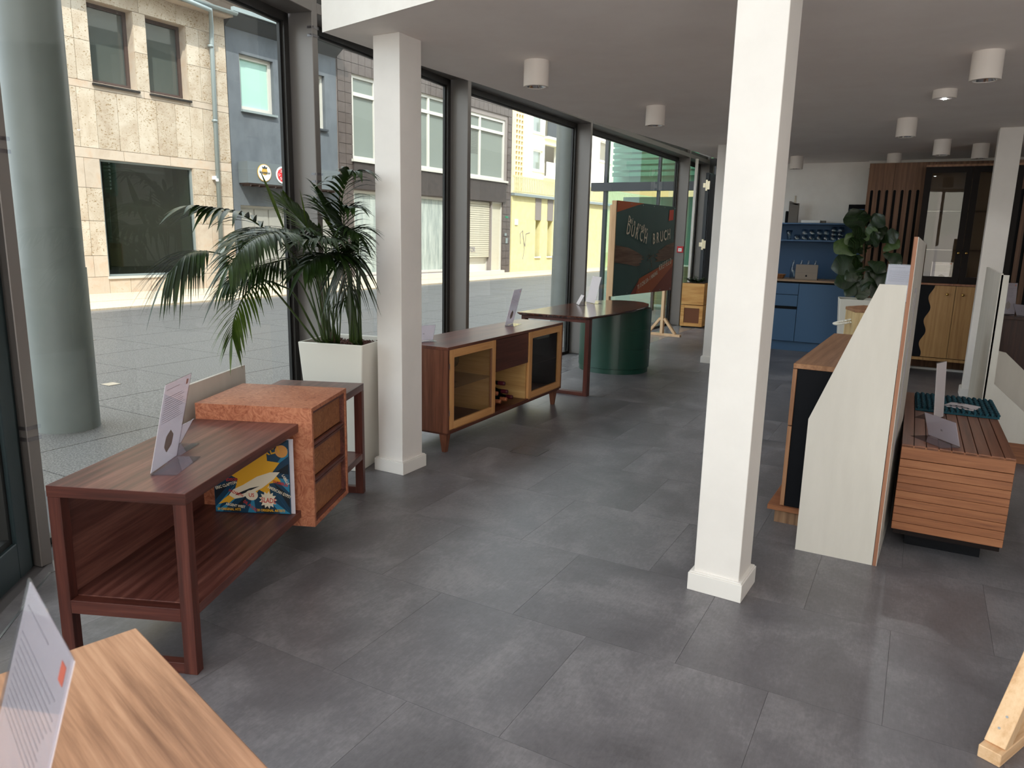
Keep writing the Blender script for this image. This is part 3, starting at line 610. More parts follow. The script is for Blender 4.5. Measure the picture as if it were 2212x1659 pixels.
# ------------------------------------------------------------------ ceiling lamps
def spot(x, y, label, r=.075, h=.145):
    t = thing('ceiling_spotlight', label, 'ceiling light', (x, y, 2.38), 0, 'white cylinder ceiling spotlights')
    MB().lathe([(r, -h), (r, 0)], 32, caps=False).lathe([(r*.78, -h), (r, -h)], 32, caps=False).lathe([(r*.78, -h+.03), (r*.78, -h)], 32, caps=False).build('housing', 'lamp_white', t, smooth='auto')
    MB().lathe([(r*.3, -h+.045), (r*.55, -h+.03), (r*.78, -h+.004)], 24, caps=False).build('reflector', 'chrome', t, smooth=True)
    MB().lathe([(r*.32, -h+.045), (r*.32, -h+.047)], 16).build('lamp', 'white_plastic', t)
    return t
for x, y, l in ((-2.14, 4.09, 'white cylinder ceiling light closest to the glass front, above the wine sideboard'), (-1.97, 5.79, 'white cylinder ceiling light above the rounded desk'),
        (.168, 4.86, 'largest white cylinder ceiling light, above the slatted chest'), (-.258, 7.07, 'white cylinder ceiling light just beyond the small lit puck lamp'),
        (.017, 8.56, 'white cylinder ceiling light above the glazed cabinet doors'), (-.44, 9.67, 'white cylinder ceiling light touching the slotted wood wall in view'),
        (.36, 9.0, 'white cylinder ceiling light over the top of the tall cabinet'), (-1.485, 9.65, 'white cylinder ceiling light in front of the kitchen wall'), (-1.83, 7.9, 'white cylinder ceiling light half hidden by the middle column')):
    spot(x, y, l)
t = thing('puck_lamp', 'small flat round ceiling lamp that is switched on', 'ceiling light', (-.013, 5.9, 2.38))
MB().lathe([(.072, -.055), (.072, 0)], 28).build('housing', 'lamp_white', t, smooth='auto')
MB().lathe([(.014, -.058), (.014, -.055)], 16).build('lit_lamp', 'led', t)
pl = bpy.data.lights.new('puck_lamp_light', 'SPOT'); pl.energy = 12; pl.spot_size = R(150); pl.shadow_soft_size = .02; po = bpy.data.objects.new('puck_lamp_light', pl); COL.objects.link(po); po.location = (-.013, 5.9, 2.31)

# ------------------------------------------------------------------ long walnut low board with burl cube
ANG = R(22.7)
bb = thing('lowboard', 'long dark walnut low bench with a burl drawer cube in its middle', 'sideboard', (-1.829, 1.331, 0), ANG)
Lb = 1.70; TW = .445; ZTp = .594
BX(-TW, 0, 0, .84, ZTp-.036, ZTp).build('top', 'walnut_y', bb, bevel=.0015); BX(-TW+.0005, -.0005, -.0012, .0, ZTp-.0355, ZTp-.0008).build('edge_band', 'walnut_x', bb); BX(-TW, 0, 1.262, Lb, ZTp-.036, ZTp).build('top', 'walnut_y', bb, bevel=.0015)
for x0 in (-TW, -.042):
    for y0 in (0, Lb-.036):
        BX(x0, x0+.042, y0, y0+.036, 0, ZTp-.036).build('leg', 'walnut_z', bb, bevel=.0012)
for y0 in (0, Lb-.036):
    BX(-TW+.042, -.042, y0, y0+.036, .176, .220).build('cross_rail', 'walnut_x', bb, bevel=.001); BX(-TW+.042, -.042, y0+.002, y0+.034, 0, .036).build('foot_rail', 'walnut_x', bb, bevel=.001)
BX(-TW+.02, -.001, .036, .84, .19, .222).build('shelf', 'walnut_y', bb, bevel=.001); BX(-TW+.02, -.001, 1.262, Lb-.036, .19, .222).build('shelf', 'walnut_y', bb, bevel=.001)
BX(-TW+.002, -TW+.02, .036, .84, .19, ZTp-.036).build('back_panel', 'walnut_y', bb)
cx0, cx1, cy0, cy1, cz0, cz1 = -.44, .058, .84, 1.262, .152, .660
c = MB(); th = .016
c.box(cx0, cx1, cy0, cy1, cz1-th, cz1).box(cx0, cx1, cy0, cy1, cz0, cz0+th).box(cx0, cx1, cy0, cy0+th, cz0+th, cz1-th).box(cx0, cx1, cy1-th, cy1, cz0+th, cz1-th).box(cx0, cx0+th, cy0+th, cy1-th, cz0+th, cz1-th)
cube = c.build('drawer_cube', 'burl', bb)
f = MB(); a, b, c0, d0 = cy0+th, cy1-th, cz0+th, cz1-th
f.box(.03, .052, a, a+.012, c0, d0).box(.03, .052, b-.012, b, c0, d0).box(.03, .052, a+.012, b-.012, c0, c0+.012).box(.03, .052, a+.012, b-.012, d0-.012, d0)
for z in (.322, .476): 
    for dz in (.004, .018): f.box(.028, .052, a+.012, b-.012, z+dz, z+dz+.011)
f.build('drawer_surround', 'walnut_y', bb)
for z0, z1 in ((.182, .324), (.354, .478), (.508, .630)): BX(.0, .034, a+.013, b-.013, z0, z1).build('drawer', 'burl_f', bb)
# records standing in the low board
u_ = Vector((-math.sin(ANG), math.cos(ANG))); r_ = Vector((math.cos(ANG), math.sin(ANG)))
def bench(x, y): p = Vector((-1.829, 1.331)) + r_*x + u_*y; return p.x, p.y
def burst(cx, cz, r1, r0, n, ph=0): return [(cx+(r1 if k % 2 else r0)*math.cos(math.pi*k/n+ph), cz+(r1 if k % 2 else r0)*math.sin(math.pi*k/n+ph)) for k in range(2*n)]
px, py = bench(-.336, .765)
lp_ = thing('record_sleeve', 'blue comic style record sleeve with yellow burst and white rocket, standing in the low bench', 'record', (px, py, .2225), ANG+R(4))
BX(0, .315, 0, .005, 0, .315).build('sleeve', mat('sleeve_blue', '#123a56', .3), lp_, bevel=.001)
ys = -.0008
def pr_(poly, m, name, y=ys, par=lp_): return MB().prism(poly, y, 0, 'y').build(name, m, par)
mb_ = mat('ray_blue', '#2b7fa6', .35); md_ = mat('ray_dark', '#071420', .35); my_ = mat('print_yellow', '#e2a92c', .4); mo_ = mat('print_cream', '#e6dcc8', .4); mr_ = mat('print_red', '#c03228', .4)
for k in range(26):
    a0 = k*2*math.pi/26+.08; w0 = .05+.05*rnd.random(); o_ = (.165, .17); rr = .1
    P = []
    for rr, aa in ((.09, a0), (.30, a0-w0), (.30, a0+w0)):
        x = o_[0]+rr*math.cos(aa); z = o_[1]+rr*math.sin(aa); P.append((min(.312, max(.003, x)), min(.312, max(.003, z))))
    pr_(P, mb_ if k % 2 else md_, 'ray', -.0004-.0001*(k % 2))
pr_(burst(.17, .175, .075, .115, 9, .4), my_, 'yellow_burst', -.0009)
pr_([(.06, .075), (.085, .06), (.12, .068), (.2, .11), (.25, .15), (.275, .18), (.235, .178), (.18, .158), (.12, .12), (.08, .1)], mo_, 'rocket', -.0013)
pr_([(.06, .075), (.04, .06), (.015, .035), (.05, .045), (.06, .04), (.075, .055), (.085, .06)], my_, 'rocket_flame', -.0013)
pr_([(.085, .075), (.12, .083), (.19, .118), (.15, .108), (.10, .085)], md_, 'rocket_shade', -.0016)
pr_([(.155+.026*math.cos(k*math.pi/10), .078+.022*math.sin(k*math.pi/10)) for k in range(20)], mo_, 'round_label', -.0017)
pr_(burst(.222, .06, .026, .038, 13), mo_, 'white_burst', -.0017)
pr_([(.285+.026*math.cos(k*math.pi/10), .268+.026*math.sin(k*math.pi/10)) for k in range(20)], mat('price_gold', '#d99a52', .4), 'round_sticker', -.0012)
def LM(x, z, ang=0, y=-.0020): return frame_m((x, y, z), (math.cos(R(ang)), 0, math.sin(R(ang))), (-math.sin(R(ang)), 0, math.cos(R(ang))))
M['py'], M['pr'], M['pc'] = my_, mr_, mo_
for body, sz, x, z, an, mm, sx in (('20 ORIGINAL HITS', .0145, .010, .010, 0, 'py', .82), ('20 ORIGINAL ARTISTS', .0145, .175, .010, 0, 'py', .82), ('ROCKET', .062, .115, .218, 16, 'py', .75), ('SLADE', .030, .193, .050, -4, 'pr', .72),
        ('US', .022, .143, .071, 0, 'pr', .9), ('ERIC CLAPTON', .017, .008, .098, 18, 'pc', .8), ('AMERICAN GYPSY', .018, .222, .112, -25, 'pc', .7), ('ARGENT WEST', .015, .045, .032, -8, 'pc', .8), ('LABELLE', .016, .283, .168, -62, 'pc', .8),
        ('DR. PUCKS', .017, .118, .048, -38, 'pr', .8), ('NAZARETH', .016, .06, .092, -22, 'pr', .75), ('EDISON', .017, .052, .135, 4, 'pr', .8), ('WOMBLES', .017, .245, .135, -14, 'pr', .8)):
    text(body, sz, 'lettering', mm, lp_, LM(x, z, an), extrude=.0002, sx=sx, bold=.0004)
px, py = bench(-.322, .79)
l2 = tag(BX(0, .315, 0, .005, 0, .318).build('record_sleeve', 'card_back', None, bevel=.001, loc=(px, py, .2225), rotz=ANG+R(1)), 'pale record sleeve standing behind the blue comic style one', 'record')
# white board leaning behind the low board
px, py = bench(-.492, .81)
wb = tag(BX(-.016, 0, 0, .585, 0, .722).build('display_board', 'panel_white', None, bevel=.001, loc=(px, py, 0), rotz=ANG), 'low white board standing between the walnut bench and the window', 'board')

# ------------------------------------------------------------------ acrylic table stands
def stand(label, x, y, z, rotz, w=.21, h=.297, lean=-14, foot=.09, num=None, pic=True, group=None, name='card_stand', cat='sign holder', ink='print_faint'):
    """card seen from local -y; lean < 0 tips the top over a foot on the -y side, lean > 0 away over a foot on the +y side"""
    t = thing(name, label, cat, (x, y, z+.0005), rotz, group); s, c = math.sin(R(lean)), math.cos(R(lean))
    P = lambda u, v, o=0: (u, v*s+o*c, .0015+v*c-o*s)
    def sl(name_, u0, u1, v0, v1, o0, o1, m, par=t):
        b = MB(); b.v = [P(u, v, o) for v in (v0, v1) for o in (o0, o1) for u in (u0, u1)]
        b.f = [(0, 2, 3, 1), (4, 5, 7, 6), (0, 1, 5, 4), (2, 6, 7, 3), (0, 4, 6, 2), (1, 3, 7, 5)]; return b.build(name_, m, par)
    (BX(-w/2, w/2, -foot, 0, 0, .0025) if lean < 0 else BX(-w/2, w/2, 0, foot, 0, .0025)).build('foot_plate', 'acrylic', t)
    sl('back_plate', -w/2, w/2, 0, h+.004, -.003, -.001, 'acrylic', t)
    cd = sl('card', -w/2+.002, w/2-.002, .004, h, -.0008, .0006, 'paper', t)
    if num:
        text(num, h*.13, 'number', 'black', cd, frame_m(P(.0, h*.42, -.0014), (1, 0, 0), (0, s, c)), extrude=.0001, sx=-1, align='CENTER'); return t
    for k in range(13):
        v = h*(.86-.026*k) if k else h*.93; ww = w*(.62+.22*rnd.random()); sl('text_line', -w*.42, -w*.42+(w*.5 if k == 0 else ww), v, v+h*.006, -.0012, -.0009, ink, cd)
    sl('emblem', w*.34, w*.42, h*.90, h*.96, -.0013, -.0009, 'orange_faint' if ink == 'print_faint' else 'orange', cd)
    if pic:
        b = MB(); b.v = [P(u*w, v*h, -.0014) for u, v in ((-.14, .24), (.0, .15), (.16, .22), (.17, .34), (.02, .42), (-.12, .36))]; b.f = [(0, 1, 2, 3, 4, 5)]; b.build('picture', 'card_pic', cd)
    return t
M['print_faint'] = mat('show_through_print', '#b5b0ba', .7); M['orange_faint'] = mat('show_through_orange', '#d39a8c', .6); M['card_pic'] = mat('card_picture', '#a3988f', .6)
# near table
tb = thing('oak_table', 'pale oak tabletop with open grain nearest to the camera', 'table', (-1.091, .684, 0), R(-15.4))
BX(0, 1.5, -.62, 0, .672, .70).build('tabletop', 'oak_x', tb, bevel=.002)
for x in (.03, 1.42):
    for y in (-.09, -.59): BX(x, x+.05, y, y+.05, 0, .672).build('leg', 'oak_z', tb, bevel=.002)
stand('large blurred sheet in an acrylic stand on the pale oak table', -.728, .277, .70, R(-18.7), .20, .297, 16, .10, pic=False, ink='print_grey')
x, y = -2.115, 1.468; stand('tall sheet in an acrylic stand on the near end of the walnut bench', x, y, ZTp, R(121), .20, .297, -13, .082)
x, y = -2.26, 1.60; stand('small folded number card behind the tall sheet on the walnut bench', x, y, ZTp, R(118), .15, .105, -30, .07, num='9')

# ------------------------------------------------------------------ white planter with palm
pc = Vector((-2.905, 3.245)); prot = R(14.4)
pot = thing('planter', 'tall tapered square white planter between bench and column', 'planter', (pc.x, pc.y, 0), prot)
def taper(h0, h1, z0, z1, n=4):
    b = MB(); 
    for h, z in ((h0, z0), (h1, z1)):
        for sx, sy in ((-1, -1), (1, -1), (1, 1), (-1, 1)): b.v.append((sx*h, sy*h, z))
    return b
b = taper(.150, .200, .0, .752)
for h, z in ((.188, .752), (.186, .69)):
    for sx, sy in ((-1, -1), (1, -1), (1, 1), (-1, 1)): b.v.append((sx*h, sy*h, z))
b.f = [(3, 2, 1, 0)] + [(r*4+i, r*4+(i+1) % 4, r*4+4+(i+1) % 4, r*4+4+i) for r in range(3) for i in range(4)] + [(12, 13, 14, 15)]
b.build('shell', 'pot_white', pot, bevel=.008)
so = thing('clay_pebbles', 'dark reddish clay pebbles filling the white planter', 'soil', (pc.x, pc.y, .722), prot)
pb = MB(); pb.box(-.184, .184, -.184, .184, -.03, -.006)
for k in range(900):
    x, y, r = rnd.uniform(-.178, .178), rnd.uniform(-.178, .178), rnd.uniform(.004, .008); n = len(pb.v); z = rnd.uniform(-.006, .004)
    pb.v += [(x+r, y, z), (x-r, y, z), (x, y+r, z), (x, y-r, z), (x, y, z+r), (x, y, z-r)]
    pb.f += [(n, n+2, n+4), (n+2, n+1, n+4), (n+1, n+3, n+4), (n+3, n, n+4)]
p_ = pb.build('pebbles', 'soil', so, fix=False); p_['kind'] = 'stuff'

def catmull(P, n):
    P = [Vector(p) for p in P]; Q = [2*P[0]-P[1]] + P + [2*P[-1]-P[-2]]; out = []
    for i in range(len(P)-1):
        a, b, c, d = Q[i:i+4]
        for k in range(n):
            t = k/n; out.append(.5*((2*b)+(c-a)*t+(2*a-5*b+4*c-d)*t*t+(3*b-3*c+d-a)*t**3))
    return out + [P[-1]]
def blade(mb, o, d, up, Ln, w, droop, seg=6, fold=.25):
    d = Vector(d).normalized(); side = d.cross(up)
    if side.length < 1e-3: side = d.cross(Vector((1, 0, 0)))
    side.normalize(); n = len(mb.v); prev = None
    for k in range(seg+1):
        t = k/seg; p = Vector(o)+d*(Ln*t)+Vector((0, 0, -1))*(droop*Ln*t*t)
        ww = w*(math.sin(math.pi*min(1, .18+t*.55)) if t < .6 else max(.03, (1-t)/.4)*.97)*.5
        nn = side.cross(d).normalized()
        mb.v += [tuple(p-side*ww+nn*ww*fold), tuple(p), tuple(p+side*ww+nn*ww*fold)]
    for k in range(seg):
        a = n+3*k; mb.f += [(a, a+1, a+4, a+3), (a+1, a+2, a+5, a+4)]
palm = thing('palm', 'large feathery palm with arching fronds growing from the white planter', 'plant', (pc.x, pc.y, .72))
PO = Vector((pc.x, pc.y, .72))
FR = [
 ([[-2.92, 3.053, 0.72], [-3.0, 2.774, 1.079], [-3.05, 2.592, 1.213], [-3.08, 2.465, 1.255], [-3.08, 2.341, 1.241], [-3.08, 2.238, 1.159]], 3.0, .26, .014, .75, 26, 'palm'),
 ([[-2.92, 3.068, 0.72], [-2.9, 2.855, 1.019], [-2.85, 2.703, 1.09], [-2.8, 2.542, 1.121], [-2.75, 2.393, 1.073], [-2.72, 2.295, 0.97], [-2.7, 2.258, 0.887]], 2.6, .16, .013, .6, 24, 'palm_y'),
 ([[-2.92, 3.078, 0.72], [-3.0, 3.053, 1.066], [-3.05, 3.013, 1.221], [-3.1, 2.856, 1.364], [-3.12, 2.699, 1.445], [-3.14, 2.566, 1.465], [-3.14, 2.454, 1.472]], 2.9, .30, .034, .5, 13, 'palm'),
 ([[-2.9, 3.067, 0.72], [-2.85, 2.961, 1.146], [-2.8, 2.841, 1.29], [-2.7, 2.622, 1.347], [-2.65, 2.433, 1.346], [-2.6, 2.269, 1.295], [-2.55, 2.139, 1.211]], 2.4, .24, .018, .5, 34, 'palm'),
 ([[-2.9, 3.077, 0.72], [-2.9, 3.019, 1.072], [-2.85, 2.924, 1.181], [-2.8, 2.748, 1.226], [-2.8, 2.579, 1.204], [-2.8, 2.436, 1.177], [-2.8, 2.329, 1.121]], 2.4, .24, .014, .6, 32, 'palm'),
 ([[-2.95, 3.151, 0.72], [-3.0, 3.209, 1.132], [-3.05, 3.237, 1.276], [-3.08, 3.149, 1.376], [-3.1, 3.055, 1.465], [-3.1, 3.001, 1.511]], 2.2, .26, .024, .25, 22, 'palm_y'),
 ([[-2.8, 3.222, 0.72], [-2.82, 3.191, 1.14], [-2.85, 3.168, 1.324], [-2.85, 3.161, 1.435], [-2.82, 3.145, 1.562], [-2.75, 3.12, 1.653], [-2.67, 3.10, 1.68]], 3.2, .26, .034, .55, 13, 'palm'),
 ([[-2.8, 3.244, 0.72], [-2.82, 3.256, 1.138], [-2.85, 3.23, 1.282], [-2.88, 3.182, 1.38], [-2.9, 3.115, 1.461], [-2.92, 3.07, 1.555]], 2.4, .24, .022, .35, 20, 'palm'),
 ([[-2.8, 3.20, 0.72], [-2.79, 3.15, 1.069], [-2.76, 3.10, 1.228], [-2.72, 3.06, 1.327], [-2.66, 3.02, 1.377], [-2.6, 3.0, 1.358]], 2.3, .22, .022, .5, 22, 'palm'),
 ([[-2.8, 3.18, 0.72], [-2.76, 3.12, 1.035], [-2.73, 3.08, 1.144], [-2.70, 3.04, 1.216], [-2.64, 3.0, 1.267], [-2.57, 2.97, 1.313]], 2.3, .20, .018, .5, 18, 'palm'),
 ([[-2.8, 3.18, 0.72], [-2.8, 3.12, 1.071], [-2.75, 3.051, 1.175], [-2.7, 2.939, 1.233], [-2.65, 2.793, 1.249], [-2.6, 2.625, 1.198]], 2.2, .26, .026, .55, 24, 'palm'),
 ([[-2.8, 3.16, 0.72], [-2.77, 3.12, 1.036], [-2.74, 3.09, 1.181], [-2.72, 3.06, 1.258], [-2.70, 3.04, 1.216], [-2.68, 3.02, 1.076]], 2.2, .22, .022, .8, 20, 'palm'),
 ([[-2.95, 3.141, 0.72], [-3.0, 3.165, 1.061], [-3.0, 3.121, 1.235], [-2.98, 2.997, 1.347], [-2.95, 2.804, 1.371], [-2.9, 2.599, 1.368], [-2.85, 2.459, 1.336]], 2.4, .28, .026, .5, 28, 'palm'),
 ([[-2.93, 3.151, 0.72], [-2.95, 3.205, 1.061], [-2.98, 3.265, 1.22], [-3.0, 3.28, 1.322], [-3.02, 3.243, 1.437], [-3.02, 3.154, 1.518]], 2.4, .24, .024, .4, 20, 'palm_y'),
 ([[-2.8, 3.18, 0.72], [-2.76, 3.12, 0.966], [-2.72, 3.04, 1.115], [-2.66, 2.943, 1.248], [-2.6, 2.761, 1.326], [-2.58, 2.61, 1.325]], 2.3, .27, .022, .45, 28, 'palm'),
 ([[-2.9, 3.087, 0.72], [-2.95, 3.017, 0.964], [-2.98, 2.957, 1.099], [-3.0, 2.867, 1.156], [-3.0, 2.728, 1.18], [-3.0, 2.589, 1.087]], 2.6, .15, .010, .7, 22, 'palm'),
 ([[-2.8, 3.19, 0.72], [-2.8, 3.16, 1.069], [-2.8, 3.13, 1.213], [-2.79, 3.12, 1.353], [-2.77, 3.10, 1.466], [-2.70, 3.08, 1.496]], 2.6, .24, .028, .6, 16, 'palm'),
 ([[-2.78, 3.19, 0.72], [-2.75, 3.14, 0.892], [-2.73, 3.10, 1.002], [-2.71, 3.08, 1.075], [-2.71, 3.05, 1.027], [-2.73, 2.98, 0.99]], 2.6, .11, .008, .8, 14, 'palm'),
]
lit = Vector((0, 0, 1))
for pts, s0, ll, lw, dr_, nl, mm in FR:
    c = catmull(pts, 8); c = [p-PO for p in c]; k0 = int(s0*8); mb = MB()
    cl = c[0]; base = Vector((.07 if pts[0][0] > -2.86 else -.05, .03 if pts[0][0] > -2.86 else -.06, 0))
    c[0] = Vector((base.x+rnd.uniform(-.02, .02), base.y+rnd.uniform(-.03, .03), .0))
    mb.tube(c, [.0055*(1-.8*i/len(c))+.0008 for i in range(len(c))], 6)
    stem = mb.build('frond_stalk', 'palm_stem', palm, smooth=True, fix=False)
    lb = MB(); K = len(c)-1
    for j in range(nl):
        f = k0+(K-k0)*(j+.3)/nl; i = min(K-1, int(f)); o = c[i].lerp(c[i+1], f-i); tg = (c[min(K, i+1)]-c[max(0, i-1)]).normalized()
        sd = tg.cross(lit); sd = sd.normalized() if sd.length > .05 else Vector((1, 0, 0)); q = (j+.3)/nl
        Ls = ll*(.62+.5*math.sin(math.pi*min(1, q+.18)))*rnd.uniform(.85, 1.1)
        for sg in (-1, 1):
            d = tg*(.55+.5*q)+sd*sg*(.8-.35*q)+lit*rnd.uniform(.05, .22); blade(lb, o, d, lit, Ls, lw*rnd.uniform(.85, 1.1), dr_*rnd.uniform(.7, 1.25))
    blade(lb, c[-1], (c[-1]-c[-3]).normalized(), lit, ll*.7, lw, dr_)
    fr_ = lb.build('frond', mm, palm, fix=False)
    for p in fr_.data.polygons: p.use_smooth = True
lb = MB(); blade(lb, Vector((-2.95, 2.831, 1.379))-PO, (0, -.45, .9), Vector((1, .4, 0)), .32, .036, .0, 8); blade(lb, Vector((-2.9, 2.95, 1.38))-PO, (-.1, -.1, 1), Vector((1, .4, 0)), .22, .02, .05, 8); lb.build('spear_leaf', 'palm_y', palm, fix=False)
for k in range(22):
    b0 = Vector((-.05, -.06, 0)) if k < 11 else Vector((.07, .03, 0)); b0 += Vector((rnd.uniform(-.03, .03), rnd.uniform(-.03, .03), 0)); a = rnd.uniform(0, 6.28); hh = rnd.uniform(.38, .66); sp = rnd.uniform(.04, .16)
    tp = b0+Vector((math.cos(a)*sp, math.sin(a)*sp-.03, hh)); tp.x = min(tp.x, .16)
    MB().tube(catmull([b0, b0.lerp(tp, .5)+Vector((0, 0, .03)), tp], 5), [.0055-.0004*i for i in range(11)], 6).build('stalk', 'palm_stem', palm, smooth=True, fix=False)
for x in (-.05, .07): MB().lathe([(.016, 0), (.02, .03), (.012, .07), (.005, .09)], 9, (x, -.06 if x < 0 else .03, 0)).build('stem_base', 'bark', palm)

# ------------------------------------------------------------------ wine sideboard; local x along its front, y into it
SBL = 1.722
sb2 = thing('wine_sideboard', 'walnut sideboard with two pale framed glass doors and wine bottles', 'sideboard', (-2.497, 3.70, 0), R(91.0))
D_ = .40; zb, zt = .135, .683
c = MB(); c.box(0, SBL, 0, D_, zt-.02, zt); c.build('top', 'sb_y2' if 'sb_y2' in M else wood('sideboard_walnut_x', '#3d1f17', '#5f3528', '#7a4a38', 'x', .32, spec=.6), sb2, bevel=.0015)
BX(0, .018, 0, D_, zb, zt-.02).build('side_panel', 'sb_z', sb2); BX(SBL-.018, SBL, 0, D_, zb, zt-.02).build('side_panel', 'sb_z', sb2)
wx = wood('sideboard_dark_x', '#351812', '#4f291f', '#66392b', 'x', .38); M['sb_dx'] = wx
BX(.018, SBL-.018, 0, D_, zb, zb+.02).build('bottom', 'sb_dx', sb2); BX(.01, SBL-.01, .012, D_, zb-.014, zb).build('base_frame', 'sb_dx', sb2)
for x in (.608, 1.112): BX(x-.009, x+.009, .022, D_-.02, zb+.02, zt-.02).build('divider', 'beech_in', sb2)
BX(.018, SBL-.018, D_-.014, D_, zb+.02, zt-.02).build('rear_panel', 'beech_in', sb2)
BX(.618, 1.105, .004, .022, .436, zt-.024).build('flap', 'sb_dx', sb2)
BX(.618, 1.105, .022, D_-.02, .43, .436).build('inner_shelf', 'beech_in', sb2)
def gdoor(x0, x1, dark=False):
    z0, z1 = zb+.012, zt-.018; f = MB(); w = .052
    f.box(x0, x0+w, 0, .02, z0, z1).box(x1-w, x1, 0, .02, z0, z1); d = f.build('glass_door', 'beech', sb2, bevel=.001)
    for za in (z0, z1-w): BX(x0+w, x1-w, 0, .02, za, za+w).build('door_rail', 'beech_x', d, bevel=.001)
    MB().quad((x0+w, .012, z0+w), (x1-w, .012, z0+w), (x1-w, .012, z1-w), (x0+w, .012, z1-w)).build('pane', 'cabinet_glass', d, fix=False)
    MB().box(x0+w-.003, x0+w, .0, .018, z0+w, z1-w).box(x1-w, x1-w+.003, 0, .018, z0+w, z1-w).build('glazing_bead', 'edge', d)
    hn = MB()
    for z in (z0+.1, z1-.12): hn.box(x0-.004 if not dark else x1, x0 if not dark else x1+.004, -.002, .01, z, z+.035)
    hn.build('hinge', 'steel', d); return d
gdoor(.022, .604); gdoor(1.118, SBL-.016, True)
BX(.03, .598, .03, D_-.02, .405, .411).build('glass_shelf', 'acrylic', sb2)
BX(1.125, SBL-.025, D_-.05, D_-.03, zb+.02, zt-.02).build('dark_lining', 'black_wood', sb2); BX(SBL-.022, SBL-.019, .03, D_-.03, zb+.02, zt-.02).build('dark_lining', 'black_wood', sb2); BX(1.122, 1.126, .03, D_-.03, zb+.02, zt-.02).build('dark_lining', 'black_wood', sb2)
for x, sx in ((-.035+.06, 1), (SBL-.07, -1)):
    for y in (.03, D_-.07):
        b = MB(); b.v = [(x+.0 if q < 2 else 0, 0, 0) for q in range(0)]
        cx_, cy_ = x+.02, y+.02; q = []
        for h, z, o in ((.014, 0, .0), (.027, zb-.014, 0)):
            for a_, b_ in ((-1, -1), (1, -1), (1, 1), (-1, 1)): q.append((cx_+a_*h, cy_+b_*h, z))
        b.v = q; b.f = [(3, 2, 1, 0), (4, 5, 6, 7)]+[(i, (i+1) % 4, 4+(i+1) % 4, 4+i) for i in range(4)]
        b.build('leg', 'sb_z', sb2, bevel=.0015)
SM = Matrix.LocRotScale(Vector((-2.497, 3.70, 0)), Matrix.Rotation(R(91.0), 3, 'Z').to_quaternion(), None)
def sbp(x, y, z): return SM @ Vector((x, y, z))
def wineglass(lab, x, y, z, flip=False, s=1.0, grp='wine glasses in the sideboard'):
    t = thing('wine_glass', lab, 'glass', sbp(x, y, z+(.205*s if flip else .001)), 0, grp)
    if flip: t.rotation_euler = (math.pi, 0, 0)
    MB().lathe([(.034*s, 0), (.030*s, .002), (.006*s, .005), (.0035*s, .015), (.0035*s, .085*s), (.010*s, .095*s)], 20, caps=False).build('stem', 'drink_glass', t, smooth=True, fix=False)
    MB().lathe([(.008*s, .093*s), (.032*s, .11*s), (.044*s, .135*s), (.042*s, .17*s), (.033*s, .204*s)], 24, caps=False).build('bowl', 'drink_glass', t, smooth=True, fix=False)
wineglass('stemmed wine glass standing on the glass shelf behind the first pale door', .27, .14, .411)
wineglass('second stemmed wine glass deeper on the same glass shelf', .36, .27, .411)
wineglass('big bowled wine glass low behind the first pale door', .13, .16, zb+.02, s=1.15); wineglass('faint wine glass behind the second, dark lined door', 1.36, .15, .40, s=1.1)
BX(1.13, SBL-.025, .03, D_-.06, .394, .400).build('glass_shelf', 'acrylic', sb2)
def bottle(lab, x, z, y=.05, cap='cork', dx=0):
    t = thing('wine_bottle', lab, 'bottle', sbp(x, y, z), 0, 'wine bottles lying in the sideboard')
    t.rotation_euler = (R(90), 0, R(91+dx)); 
    MB().lathe([(.0, -.0), (.0135, 0), (.0145, -.004), (.0142, -.075), (.018, -.09), (.034, -.125), (.0365, -.14), (.0365, -.29), (.0, -.292)], 20, caps=False).build('body', 'bottle', t, smooth=True, fix=False)
    MB().lathe([(.0, .001), (.0138, .001), (.015, -.006), (.0148, -.05)], 18, caps=False).build('capsule', cap, t, smooth=True, fix=False); return t
bl = [(.675, .0), (.765, .0), (.855, .0), (.945, .0), (.72, .068), (.812, .068), (.675, .136), (.766, .136)]
nm = ['first bottle in the bottom row', 'second bottle in the bottom row', 'third bottle in the bottom row', 'last bottle in the bottom row', 'first bottle of the middle row', 'second bottle of the middle row', 'first bottle on top of the heap', 'second bottle on top with a dark red capsule']
for (x, dz), l, k in zip(bl, nm, range(8)):
    bottle('dark wine bottle lying in the sideboard, '+l, x, zb+.058+dz, .045 if k not in (5, 7) else .015, 'wine_red' if k in (3, 5, 7) else 'cork', (0, 1, 0, 1, 0, 1, 0, 1)[k])
# cards on the sideboard
stand('tall sheet in an acrylic stand at the far end of the wine sideboard', -2.79, 4.98, .683, R(100), .19, .285, -14, .08)
stand('small number card at the near end of the wine sideboard behind the column', -2.79, 3.84, .683, R(62), .15, .11, -20, .06, num='14')

